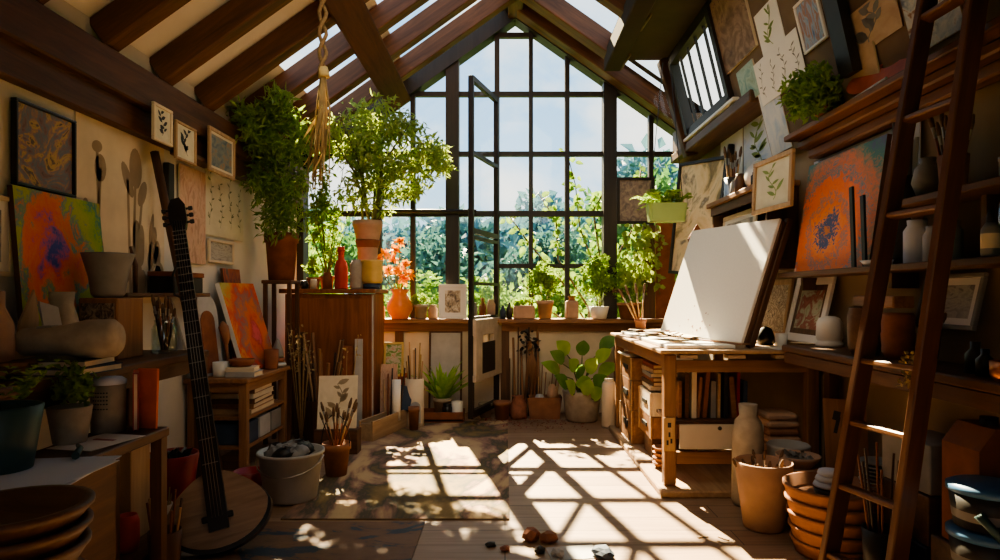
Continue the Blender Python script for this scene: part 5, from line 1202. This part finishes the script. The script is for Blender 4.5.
t = T('paint_bottle', 'small dark bottle with a pale label and pointed cap before the glass jar', 'bottle', (1.79, 2.36, SH)); obj('body', lathe(B(), [(0, 0), (.028, 0), (.03, .01), (.03, .10), (.016, .125), (0, .125)], 18), 'grey', t); obj('label', lathe(B(), [(.0306, .03), (.0306, .085)], 18), 'cream', t); obj('cap', lathe(B(), [(.014, .124), (.013, .145), (.005, .175), (0, .175)], 14), 'dark', t)
vessel('shelf_jar', 'pale jar at the very edge of the view on the dark shelf', 'jar', J(.045, .2), 'lgrey', (1.81, 2.20, SH))
# upper small shelf
t = T('upper_shelf', 'short dark shelf with the cup of brushes behind the ladder', 'shelf')
obj('board', box(B(), (1.89, 2.42, 1.665), (.22, 1.05, .03), bev=.004), 'brown_y', t)
obj('upright', box(B(), (1.955, 2.56, 1.53), (.08, .03, .24)), 'brown_z', t)
US = 1.6815
vessel('brush_cup', 'tan clay cup of long brushes on the short upper shelf between the ladder stiles', 'cup', cup(.058, .047, .15), 'terra', (1.87, 2.67, US))
brushes((1.87, 2.67, 0), .045, US+.015, 11, .33, 'drd', 'dark brush standing in the tan clay cup on the upper shelf', 'brushes in the tan clay cup', 61, .24)
vessel('grey_vase', 'round grey vase beside the tan brush cup on the short upper shelf', 'vase', [(0, 0), (.04, 0), (.065, .07), (.05, .14), (.03, .16), (.035, .18), (0, .17)], 'grey', (1.89, 2.86, US))
vessel('round_tin', 'low round grey tin on the short upper shelf at the edge of the view', 'tin', [(0, 0), (.05, 0), (.05, .06), (.053, .062), (.053, .075), (0, .075)], 'lgrey', (1.86, 2.33, US))
t = T('brown_jug', 'round brown jug with brushes at the edge of the view above the shelves', 'jug', (1.88, 2.17, US)); obj('body', lathe(B(), [(0, 0), (.04, 0), (.075, .08), (.06, .17), (.04, .2), (.045, .22), (.036, .22), (0, .18)], 22), 'terra_d', t)
brushes((1.88, 2.17, 0), .03, US+.19, 6, .26, 'rd', 'brush standing in the round brown jug at the edge of the view', 'brushes in the brown jug', 63, .35)

# --- wall bench (right side) and things on it
t = T('wall_bench', 'long dark brown workbench running along the wall behind the ladder', 'bench')
obj('top', box(B(), (1.835, 2.66, .93), (.32, 2.44, .04), bev=.008), 'brown_y', t); obj('apron', box(B(), (1.70, 2.66, .875), (.03, 2.40, .06)), 'brown_y', t)
for y in (1.5, 3.80): obj('leg', box(B(), (1.94, y, .455), (.06, .06, .91)), 'brown_z', t)
BZ = .9515
t = T('big_clay_jar', 'big brown clay jar with pale drips on the workbench beside the ladder', 'jar', (1.80, 3.20, BZ)); obj('body', lathe(B(), [(0, 0), (.06, 0), (.078, .04), (.08, .2), (.07, .225), (.075, .235), (.064, .235), (.06, .2), (0, .19)], 26), 'brown_x', t)
vessel('big_clay_jar', 'second brown ringed clay jar behind the ladder stile on the workbench', 'jar', [(0, 0), (.055, 0), (.07, .05), (.066, .055), (.072, .12), (.068, .125), (.07, .2), (.058, .215), (0, .2)], 'terra_d', (1.83, 2.98, BZ), 24)
S('wooden_box', 'orange brown flat box lying across the two brown clay jars', 'box', box(B(), (0, 0, .03), (.10, .34, .055), bev=.006), 'oak_y', (1.815, 3.08, BZ+.236))
vessel('white_jar', 'plain white jar with a ribbed waist standing on the workbench beside the papers', 'jar', [(0, 0), (.07, 0), (.075, .02), (.066, .03), (.066, .04), (.072, .05), (.068, .14), (.055, .165), (.03, .175), (0, .178)], 'white', (1.875, 3.70, BZ), 26)
picture('red_figure_picture', 'picture with a red figure in a dark frame and wide white board at the wall', V((1.88, 4.28, BZ)), V((1.88, 3.80, BZ)), V((1.975, 4.28, 1.36)), A['cats'], 'paper', .05, 'brown_z', .035, th=.02)
picture('grey_tiles_picture', 'pale wood picture of grey upright strokes behind the white canvas', V((1.93, 4.86, BZ)), V((1.93, 4.38, BZ)), V((1.985, 4.86, 1.36)), A['mono'], 'pale_z', .04, th=.02)
t = T('dry_posy', 'bunch of small dry yellow flowers drooping over the workbench edge', 'dried flowers', (1.74, 2.68, BZ))
st, fo = B(), B(); rg = random.Random(81)
for k in range(26):
    e = V((-.06+rg.uniform(-.05, .02), rg.uniform(-.13, .03), rg.uniform(-.08, .07))); tube(st, [(.03, .1, .01), (0, .02, .05), e], [.003, .002, .0015], 4)
    for j in range(6): bigleaf(fo, e+rnd_dir(rg)*.015, rnd_dir(rg), rnd_dir(rg), .018, .014, 0, .1, 3)
obj('stem', st, 'drystem', t); obj('flower_head', fo, 'straw', t)
for i in range(7): brush((1.84+.02*(i % 3), 2.74+.02*i, BZ+.02), (-.25+.07*i, -.5+.1*(i % 4), 1), .22, 'dr'[i % 2], 'brush in the loose bundle behind the dry yellow flowers', 'brushes behind the dry flowers')
picture('bench_picture', 'pale mounted picture leaning at the wall between the ladder stiles', V((1.93, 3.0, 1.10)), V((1.93, 2.62, 1.10)), V((1.985, 3.0, 1.34)), A['greypic'], 'grey', .02, 'paper', .03, th=.02)
picture('dark_framed_picture', 'black framed dim picture on the workbench at the edge of the view', V((1.93, 2.44, BZ)), V((1.93, 2.05, BZ)), V((1.985, 2.44, 1.29)), A['greypic'], 'black', .018, th=.02)
for i, (x, y, r, h_, mt) in enumerate(((1.80, 2.45, .035, .12, 'dark'), (1.77, 2.36, .03, .10, 'black'), (1.84, 2.33, .03, .16, 'grey'), (1.88, 2.22, .035, .2, 'dark'))):
    vessel('ink_bottle', ['squat dark ink bottle near the outer ladder stile', 'lowest black ink bottle on the workbench', 'grey narrow bottle among the ink bottles', 'tall dark bottle at the wall among the ink bottles'][i], 'bottle', [(0, 0), (r, 0), (r, h_*.6), (r*.45, h_*.78), (r*.5, h_), (0, h_)], mt, (x, y, BZ), 16)
vessel('copper_bowl', 'round copper bowl on the workbench edge outside the ladder', 'bowl', [(0, 0), (.05, 0), (.065, .02), (.066, .07), (.06, .07), (.055, .02), (0, .012)], 'copper', (1.745, 2.20, BZ))
vessel('copper_bowl', 'copper tin beside the copper bowl at the edge of the view', 'tin', cup(.05, .05, .09), 'copper', (1.83, 2.08, BZ))

# --- the work desk
DX0, DX1, DY0, DY1, DZ = 1.0, 1.98, 4.02, 5.86, .905
t = T('work_desk', 'orange wooden work desk with open sides under the big white canvas', 'desk')
obj('desktop', box(B(), ((DX0+DX1)/2-.01, (DY0+DY1)/2, DZ-.012), (DX1-DX0+.04, DY1-DY0+.06, .024), bev=.005), 'pale_y', t)
obj('apron', box(B(), (DX0+.02, (DY0+DY1)/2, .835), (.03, DY1-DY0-.06, .08)), 'oak_y', t); obj('apron', box(B(), ((DX0+DX1)/2, DY0+.03, .80), (DX1-DX0-.1, .03, .075)), 'oak_x', t)
for x, y in ((DX0+.04, DY0+.04), (DX1-.04, DY0+.04), (DX0+.04, DY1-.04), (DX1-.04, DY1-.04)): obj('leg', box(B(), (x, y, .463), (.075, .075, .82), bev=.005), 'oak_z', t)
for k in range(3): obj('cross_slat', box(B(), (1.15+.30*k, DY0+.02, .863), (.11, .08, .022)), 'pale_x', t)
obj('shelf', box(B(), (1.35, 4.30, .435), (.56, .45, .02)), 'brown_x', t); obj('lower_rail', box(B(), (1.35, DY0+.04, .22), (.60, .035, .075)), 'oak_x', t)
obj('panel', box(B(), (1.36, DY0+.0, .36), (.53, .015, .155), bev=.003), plain('pale painted sheet metal', (.48, .42, .35), .5, .1, 5, .03), t)
pl = obj('side_plate', box(B(), (DX0+.03, DY0-.005, .375), (.07, .012, .21), bev=.002), 'pale_z', t)
bm = B()
for k, (x, z) in enumerate(((0, .06), (.0, .0), (.012, -.04), (-.012, -.05))): box(bm, (DX0+.03+x, DY0-.012, .375+z), (.012+.01*(k == 0), .003, .03))
obj('marks', bm, 'dark', pl)
bm = B(); lathe(bm, [(0, 0), (.012, 0), (.012, .012), (0, .014)], 12); hk = obj('keyhole', bm, 'dark', t); hk.location = (1.345, DY0-.008, .415); hk.rotation_euler = (PI/2, 0, 0)
t = T('desk_plinth', 'low flat plank plinth under the desk along the sunlit floor', 'plinth')
obj('board', box(B(), (1.47, 4.93, .022), (1.02, 2.0, .044), bev=.008), 'pale_y', t)
PZ = .0455
# crates on the sunlit side
def crate(name, label, c, s, front='oak_y', drawer=True, group=None):
    t = T(name, label, 'crate', c, 0, group); w_, d_, h_ = s; bm = B(); th = .014
    box(bm, (0, 0, th/2), (w_, d_, th))
    for cc, ss in (((-w_/2+th/2, 0, h_/2+.005), (th, d_, h_-.01)), ((w_/2-th/2, 0, h_/2+.005), (th, d_, h_-.01)), ((0, -d_/2+th/2, h_/2+.005), (w_-.03, th, h_-.01)), ((0, d_/2-th/2, h_/2+.005), (w_-.03, th, h_-.01))): box(bm, cc, ss, bev=.003)
    obj('body', bm, front, t)
    if drawer:
        bm = B(); box(bm, (-w_/2-.004, 0, h_*.5), (.01, d_*.36, h_*.2), bev=.003); obj('hand_hole', bm, 'dark', t)
        for sg in (-1, 1): obj('corner_strip', box(B(), (-w_/2-.003, sg*(d_/2-.012), h_/2), (.008, .024, h_*.98)), 'pale_z', t)
    return t
crate('wooden_crate', 'lowest sunlit wooden crate under the far end of the desk', (1.195, 5.42, PZ), (.34, .52, .27))
crate('wooden_crate', 'middle wooden crate under the far end of the desk with dark slot', (1.195, 5.42, PZ+.272), (.34, .50, .24))
crate('wooden_crate', 'top wooden crate under the far end of the desk below the cream sheet', (1.195, 5.42, PZ+.514), (.34, .48, .18))
S('cream_sheet', 'thick cream folded sheet on the topmost crate under the desk', 'sheet', box(B(), (0, 0, .008), (.36, .40, .014), bev=.004), 'cream', (1.17, 5.42, PZ+.696))
crate('wooden_crate', 'cream fronted crate under the near end of the desk', (1.23, 4.80, PZ+.33), (.36, .40, .17), 'cream')
crate('wooden_crate', 'orange wooden crate beneath the cream fronted crate', (1.23, 4.80, PZ+.17), (.36, .42, .158))
for i in range(6): book('magazine', 'thin worn book in the pile on the cream fronted crate under the desk', (1.21, 4.80, PZ+.512+.031*i), (.30-.01*(i % 3), .34, .03), ['cream', 'brown_x', 'terra_d', 'grey', 'pale_x', 'red'][i], .04*((i*5) % 3-1), 'books on the cream crate')
S('box_base', 'flat dark box supporting the orange crate under the desk', 'box', box(B(), (0, 0, .08), (.34, .26, .165), bev=.004), 'brown_y', (1.26, 4.88, PZ))
for i in range(4): vessel('clay_saucer', 'clay saucer in the small pile at the near desk leg on the plinth', 'saucer', [(0, 0), (.055, 0), (.075, .03), (.078, .034), (.07, .034), (.05, .012), (0, .01)], 'terra', (1.11, 4.48, PZ+.036*i), 20, 'saucers by the desk leg')
t = T('tall_canister', 'tall cream plastic canister standing at the far end of the desk', 'canister', (.985, 6.06, 0)); obj('body', lathe(B(), [(0, 0), (.065, 0), (.07, .02), (.068, .40), (.055, .43), (0, .43)], 26), 'cream', t); obj('lid', lathe(B(), [(.045, .428), (.045, .46), (0, .465)], 22), 'cream', t)
# boards and books on the desk shelf
for i in range(11):
    h_ = .24+.05*((i*7) % 5)/2; x = 1.13+.042*i; ln = (.09 if i in (3, 4) else -.08 if i in (8,) else .01)
    t = book('sketchbook', ['tallest', 'brown', 'cream', 'leaning orange', 'leaning red brown', 'grey', 'pale', 'dark', 'tilted tan', 'thin red', 'navy'][i]+' upright book or board behind the pale metal panel of the desk', (x, 4.26, .449+h_/2+.03*abs(ln)), (.20, h_, .02+.006*(i % 3)), ['oak_z', 'brown_z', 'cream', 'terra', 'terra_d', 'grey', 'pale_z', 'dark', 'oak_z', 'red', 'navy'][i], 0, 'books on the desk shelf')
    t.rotation_mode = 'QUATERNION'; t.rotation_quaternion = Quaternion((0, 1, 0), ln)@Quaternion((1, 1, 1), 2*PI/3)
for i in range(9): S('clay_tile', ['lowest', 'second', 'third', 'fourth', 'fifth', 'sixth', 'seventh', 'eighth', 'topmost'][i]+' rounded pale clay slab counting upward in the pile under the desk', 'tile', box(B(), (0, 0, .025), (.25-.006*i, .22, .048), bev=.016), 'terra_p' if i % 3 else 'terra', (1.78+.006*(i % 2), 4.20, PZ+.0495*i), (0, 0, .03*((i*3) % 4-1)), 'clay slabs under the desk')

# --- on the desk
DT = DZ+.0015
S('drawing_board', 'flat pale drawing board lying on the sunlit side of the desk top', 'board', box(B(), (0, 0, .012), (.44, 1.6, .024), bev=.004), 'canvas', (1.25, 4.88, DT))
rg = random.Random(12)
for i in range(14):
    x, y = rg.uniform(1.09, 1.34), rg.uniform(4.15, 5.6)
    bm = B(); n = 9
    vs = [bm.verts.new((.07*(1+.4*rg.random())*math.cos(2*PI*k/n), .085*(1+.4*rg.random())*math.sin(2*PI*k/n), rg.uniform(.001, .010))) for k in range(n)]; bm.faces.new(vs); bmesh.ops.solidify(bm, geom=bm.faces[:], thickness=.002)
    S('torn_paper', 'torn curling scrap of cream paper scattered on the drawing board', 'paper scrap', bm, ['cream', 'paper', 'pale_x'][i % 3], (x, y, DT+.026+.003*i), (rg.uniform(-.08, .08), rg.uniform(-.08, .08), rg.uniform(0, 3)), 'paper scraps on the drawing board')
for i in range(5): stick((1.12+.03*i, 4.15+.22*i, DT+.075), (1.20+.03*i, 4.32+.20*i, DT+.078), .005, ['handle_p', 'handle_r'][i % 2], 'small stick lying among the torn paper scraps on the desk', 'sticks lying on the desk')
for i, (x, y, rz, sx, sy) in enumerate(((1.80, 4.10, .2, .22, .16), (1.70, 4.14, -.2, .24, .15), (1.86, 3.92, .5, .18, .13))):
    S('desk_paper', ['bright bluish white sheet on the desk in front of the framed red figure', 'pale sheet on the desk corner beneath the white canvas', 'small cream sheet between desk and workbench'][i], 'paper', box(B(), (0, 0, .0012), (sx, sy, .0024)), ['paper_b', 'paper', 'cream'][i], (x, y, (DT if i < 2 else BZ)+.003*i), (0, 0, rz))
bc, brr, tl_ = V((1.20, 4.98, .955)), V((1.50, 4.07, .945)), V((1.475, 5.08, 1.76))
t = T('blank_canvas', 'huge blank white canvas tilted on the work desk in the sun', 'canvas'); basis(t, brr-bc, tl_-bc, bc); w_, h_ = (brr-bc).length, (tl_-bc).length
obj('front', box(B(), (w_/2, .012, h_/2), (w_, .024, h_), bev=.004), 'canvas', t)
bm = B(); box(bm, (w_/2+.01, .045, h_/2+.0), (w_-.02, .03, h_-.01), bev=.004); obj('backing_board', bm, 'brown_z', t)
bm = B(); box(bm, (w_-.012, .085, h_/2+.01), (.04, .045, h_+.03), bev=.004); obj('easel_post', bm, 'brown_z', t)
bm = B(); rg = random.Random(3)
for k in range(13):
    x, z = rg.uniform(.25, .62)*w_, abs(rg.gauss(0, .12))*h_+.03; lathe(bm, [(0, 0), (rg.uniform(.003, .008), 0)], 7, (x, z, 0))
sp_ = obj('paint_fleck', bm, 'rock', t); sp_.rotation_euler = (PI/2, 0, 0); sp_.location = (0, -.0015, 0)
S('canvas_prop', 'low wooden strip on the desk on which the white canvas stands', 'strip', box(B(), (0, 0, .006), (1.0, .06, .012), bev=.003), 'oak_x', (1.375, 4.53, DT+.0255), (0, 0, math.atan2(-.91, .30)))
vessel('desk_pot', 'small brown pot of tan brushes on the far end of the desk beside the canvas', 'pot', potprof(.05, .04, .11), 'terra_d', (1.17, 5.52, DT+.0255))
for i in range(4): brush((1.17, 5.52, DT+.05), (-.55+.22*i, .1*(i % 2), 1), .40, 'p', 'long tan brush in the small pot beside the white canvas', 'brushes in the desk pot')
S('dark_stone', 'dark rounded stone on the desk behind the canvas post', 'stone', lathe(B(), [(0, 0), (.05, 0), (.06, .05), (.04, .11), (0, .13)], 12), 'dark', (1.80, 4.42, DT))
vessel('white_cup', 'small white cup standing before the framed red figure picture', 'cup', cup(.04, .036, .09), 'white', (1.83, 4.24, DT))
t = T('wooden_carving', 'red brown pointed wooden shape standing behind the top of the white canvas', 'carving', (1.62, 5.46, DT)); obj('blade', prism(B(), [(-.02, 0), (.02, 0), (.03, .62), (.08, .70), (.10, .82), (.02, .95), (-.06, .82), (-.02, .70)], 0, .015), 'terra_d', t)

# --- hanging planter, back board, ivy near the back corner
t = T('hanging_planter', 'light green trough planter hanging on wires in front of the dull relief picture', 'planter', (1.336, 5.30, 1.856))
obj('body', rbox(.32, .15, .15, .90, .04), 'lime', t)
bm = B()
for sx in (-.14, .14): tube(bm, [(sx, 0, .145), (sx*.2, 0, 1.32)], .003, 4)
obj('wire', bm, 'dark', t)
fo = B(); rg = random.Random(31)
for k in range(34):
    a = rg.uniform(0, 6.28); e = rg.uniform(-.1, 1.2); frond(fo, (rg.uniform(-.12, .12), .05*math.sin(a), .13), (math.cos(a)*math.cos(e), .5*math.sin(a)*math.cos(e), math.sin(e)+.25), rg.uniform(.14, .28), 8, .03, .075, .45, rg)
obj('foliage', fo, 'ivy', t)
picture('relief_picture', 'dull brown relief picture in a dark frame hung in front of the window corner', V((1.15, 6.60, 1.98)), V((1.54, 6.60, 1.98)), V((1.15, 6.60, 2.46)), A['board'], 'frame', .03, th=.03)
t = T('corner_post', 'dark wooden post with cross board in the window corner under the relief picture', 'post'); obj('post', box(B(), (1.50, 6.68, 1.49), (.12, .05, .97)), 'brown_z', t); obj('cross_board', box(B(), (1.34, 6.70, 1.30), (.44, .03, .05)), 'brown_x', t)
S('corner_board', 'grey brown upright board beside the corner post under the hanging planter', 'board', box(B(), (0, 0, .50), (.20, .03, 1.0)), 'terra_d', (1.68, 6.72, 1.0025))
t = T('corner_ivy', 'trailing light green ivy hanging below the relief picture', 'ivy', (1.33, 6.50, 1.0)); st, fo = B(), B(); rg = random.Random(33)
for k in range(8):
    x = rg.uniform(-.2, .26); y = rg.uniform(-.05, .02); z1 = rg.uniform(.1, .5); pts = [(x, .04, .96), (x+.03, y, .75), (x-.02, y-.02, .5), (x+.02, y-.03, z1)]; tube(st, pts, [.004]*4, 4)
    for a_, b_ in zip(pts, pts[1:]):
        for j in range(11): bigleaf(fo, V(a_).lerp(V(b_), rg.random())+rnd_dir(rg)*.04, V((rg.uniform(-1, 1), -.5, rg.uniform(-1, .3))), V((0, -1, .4)), rg.uniform(.04, .075), rg.uniform(.035, .06), 0, .2, 3)
obj('stem', st, 'stem', t); obj('leaves', fo, 'bamboo', t)

# --- on the floor in front of the desk, under the bench
def brushpot(): pass
vessel('clay_flowerpot', 'tall pale orange clay pot full of dark brushes on the floor before the desk', 'pot', potprof(.15, .105, .36, False), plain('dusty clay', (.36, .22, .15), .85, .18, 8, .1), (1.39, 3.44, 0), 32)
brushes((1.39, 3.44, 0), .12, .16, 17, .23, 'ddr', 'dark brush lying in the tall pale orange clay pot', 'brushes in the pale orange pot', 71, .55)
vessel('grey_bottle_jar', 'tall grey round shouldered jar standing behind the pale orange pot', 'jar', [(0, 0), (.085, 0), (.095, .03), (.09, .42), (.075, .50), (.05, .53), (.055, .60), (.045, .60), (0, .57)], 'stone', (1.45, 3.82, 0), 26)
for i in range(5): vessel('terracotta_saucer', ['lowest', 'second', 'third', 'fourth', 'topmost'][i]+' wide terracotta saucer counting upward in the stack at the ladder foot', 'saucer', [(0, 0), (.17, 0), (.182+.006*i, .006), (.195+.006*i, .056), (.202+.006*i, .058), (.202+.006*i, .072), (.188+.006*i, .072), (.172+.004*i, .02), (0, .015)], 'terra', (1.60-.003*i, 3.10, .0655*i), 36, 'terracotta saucers at the ladder foot')
S_TOP = .0655*4+.016
for i in range(3): vessel('white_saucer', ['lowest white saucer in the little pile on the terracotta saucers', 'middle white saucer in the little pile on the terracotta saucers', 'top white round saucer on the terracotta saucers'][i], 'lid', [(0, 0), (.06-.004*i, 0), (.068-.004*i, .008), (.062-.004*i, .024), (0, .028)], 'paper_b', (1.56+.006*i, 3.09, S_TOP+.045+.0285*i), 22)
vessel('small_pan', 'small dark pan under the white lids on the terracotta saucers', 'pan', [(0, 0), (.06, 0), (.07, .04), (.065, .04), (0, .036)], 'dark', (1.565, 3.09, S_TOP), 20)
for i in range(6): brush((1.67+.012*i, 3.05+.012*i, S_TOP+.012), (-.6+.16*i, -1.0, .42), .16, 'd', 'dark brush lying in the topmost terracotta saucer', 'brushes in the topmost saucer')
t = T('pot_stand', 'low dark wooden box under the two shallow clay bowls', 'box', (1.63, 3.56, 0)); obj('body', box(B(), (0, 0, .115), (.22, .22, .23), bev=.005), 'brown_x', t)
for i in range(2): vessel('shallow_bowl', ['lower shallow tan clay bowl on the low dark box', 'upper shallow tan clay bowl holding dark scraps'][i], 'bowl', [(0, 0), (.06, 0), (.115, .06), (.12, .075), (.11, .075), (.06, .02), (0, .015)], 'terra_p', (1.63, 3.56, .2315+.055*i), 28)
S('bowl_scraps', 'grey crumpled scraps lying in the upper shallow tan bowl', 'scraps', crown(B(), (0, 0, 0), (.07, .07, .02), 90, .04, .03, 66, 6), 'grey', (1.63, 3.56, .345))
vessel('grey_crock', 'grey stoneware crock behind the shallow tan bowls', 'crock', [(0, 0), (.10, 0), (.12, .05), (.12, .34), (.125, .35), (.115, .36), (.10, .05), (0, .03)], 'lgrey', (1.70, 3.84, 0), 28)
bx = T('red_board', 'orange brown board painted with two dark strokes leaning under the workbench', 'board'); BLb, BRb, TLb = V((1.72, 3.42, .28)), V((1.92, 3.36, .28)), V((1.775, 3.52, .68))
basis(bx, BRb-BLb, TLb-BLb, BLb); wb, hb = (BRb-BLb).length, (TLb-BLb).length
obj('board', box(B(), (wb/2, .008, hb/2), (wb, .016, hb)), 'oak_z', bx)
bm = B(); rot = Matrix.Rotation(.25, 3, 'Y'); box(bm, (wb*.62, -.001, hb*.45), (.028, .003, .22), rot=rot); box(bm, (wb*.60, -.001, hb*.72), (.012, .003, .10), rot=rot); box(bm, (wb*.30, -.001, hb*.78), (.035, .003, .05), rot=rot); box(bm, (wb*.30, -.001, hb*.66), (.018, .003, .09), rot=rot); obj('paint_strokes', bm, 'dark', bx)
S('board_base', 'dark box supporting the orange brown painted board', 'box', box(B(), (0, 0, .139), (.22, .14, .278), bev=.004), 'brown_x', (1.845, 3.45, 0))
S('plate_base', 'wooden block under the grey plates behind the ladder', 'box', box(B(), (0, 0, .14), (.22, .22, .28), bev=.004), 'brown_y', (1.86, 3.17, 0))
for i in range(8): vessel('grey_plate', 'grey plate in the stack behind the ladder stile', 'plate', [(0, 0), (.06, 0), (.095, .012), (.097, .017), (.09, .017), (.055, .007), (0, .006)], ['lgrey', 'grey'][i % 2], (1.86, 3.17, .2815+.0185*i), 24, 'grey plates behind the ladder')
# behind the ladder
for i in range(3): S('grey_carton', ['lowest', 'middle', 'top'][i]+' grey carton stacked under the workbench between the ladder stiles', 'box', box(B(), (0, 0, .105), (.24, .30, .205), bev=.004), ['dark', 'brown_x', 'grey'][i], (1.85, 2.78, .212*i+.0), (0, 0, .04*i))
t = T('dark_crock', 'dark crock of thin sticks under the workbench between the ladder stiles', 'crock', (1.62, 2.74, 0)); obj('body', lathe(B(), [(0, 0), (.07, 0), (.085, .25), (.075, .25), (.06, .03), (0, .02)], 20), 'dark', t)
for i in range(9): stick((1.62+.03*math.cos(i*.7), 2.74+.03*math.sin(i*.7), .03), (1.62+.10*math.cos(i*.7), 2.74+.08*math.sin(i*.7), .52+.04*(i % 3)), .006, ['handle_r', 'handle_d'][i % 2], 'thin stick standing in the dark crock behind the ladder', 'sticks in the dark crock')
t = T('brown_container', 'tall dim brown container with a sloping shoulder under the workbench outside the ladder', 'container', (1.84, 2.42, .30)); obj('body', prism(B(), [(-.12, 0), (.12, 0), (.12, .30), (.04, .46), (-.06, .46), (-.12, .38)], -.10, .10), 'terra_d', t); obj('cap', lathe(B(), [(.03, 0), (.03, .03), (0, .03)], 14, (-.01, 0, .46)), 'dark', t)
S('bench_crate', 'dark wooden crate on the floor under the dim brown container', 'crate', box(B(), (0, 0, .149), (.28, .28, .298), bev=.005), 'brown_x', (1.84, 2.42, 0))
for i in range(2):
    t = T('paint_tub', ['lower dark paint tub with a blue rim outside the ladder', 'upper dark paint tub with a blue lid outside the ladder'][i], 'tub', (1.66, 2.20, .30+.155*i)); obj('body', lathe(B(), [(0, 0), (.10, 0), (.115, .12), (0, .12)], 28), 'dark', t); obj('lid', lathe(B(), [(.113, .118), (.122, .12), (.122, .14), (.10, .15), (0, .15)], 28), 'blue', t)
    obj('label', lathe(B(), [(.1045, .03), (.1105, .09)], 28), 'grey', t)
vessel('tub_base', 'upturned red brown pot under the dark paint tubs', 'pot', [(0, 0), (.14, 0), (.115, .29), (.10, .298), (0, .298)], 'terra_d', (1.66, 2.20, 0), 28)
t = T('teal_watering_can', 'teal watering can with a long spout at the edge of the view under the workbench', 'watering can', (1.73, 2.0, .36))
obj('body', lathe(B(), [(0, 0), (.085, 0), (.09, .01), (.085, .15), (.07, .16), (.065, .16), (0, .13)], 24), 'teal', t); obj('spout', tube(B(), [(-.08, .03, .05), (-.14, .08, .12), (-.17, .11, .165)], [.02, .014, .016], 10), 'teal', t)
for i in range(6): vessel('red_bowl', 'dark red bowl in the nested stack under the teal watering can', 'bowl', [(0, 0), (.08, 0), (.12, .05), (.13, .055), (.13, .06), (.115, .06), (.08, .012), (0, .01)], 'red', (1.73, 2.0, .30-.0595*(5-i)) if False else (1.73, 2.0, .0597*i), 28, 'nested red bowls')

# --- the ladder
def lad(b0, t0, b1, t1, rungs):
    t = T('ladder', 'tall brown wooden ladder leaning on the high ledge in front of the workbench', 'ladder')
    b0, t0, b1, t1 = map(V, (b0, t0, b1, t1))
    across = (b1-b0).normalized()
    for k, (p, q) in enumerate(((b0, t0), (b1, t1))):
        zax = (q-p).normalized(); yax = zax.cross(across).normalized(); xax = yax.cross(zax); bm = B(); L = (q-p).length
        box(bm, (0, 0, L/2), (.032, .085, L), bev=.005); o = obj('stile', bm, 'ladder', t); m_ = Matrix((xax, yax, zax)).transposed().to_4x4(); m_.translation = p; o.matrix_local = m_
    for f in rungs:
        p, q = b0.lerp(t0, f), b1.lerp(t1, f); d = q-p; zax = (t0-b0).normalized(); yax = zax.cross(d.normalized())
        bm = B(); box(bm, (d.length/2, 0, 0), (d.length+.0, .062, .024), bev=.006); o = obj('rung', bm, 'rung', t); m_ = Matrix((d.normalized(), yax, d.normalized().cross(yax))).transposed().to_4x4(); m_.translation = p; o.matrix_local = m_
lad((1.37, 2.75, 0), (1.765, 2.62, 2.66), (1.46, 2.44, 0), (1.765, 2.33, 2.66), (.053, .165, .267, .365, .593, .741, .895))
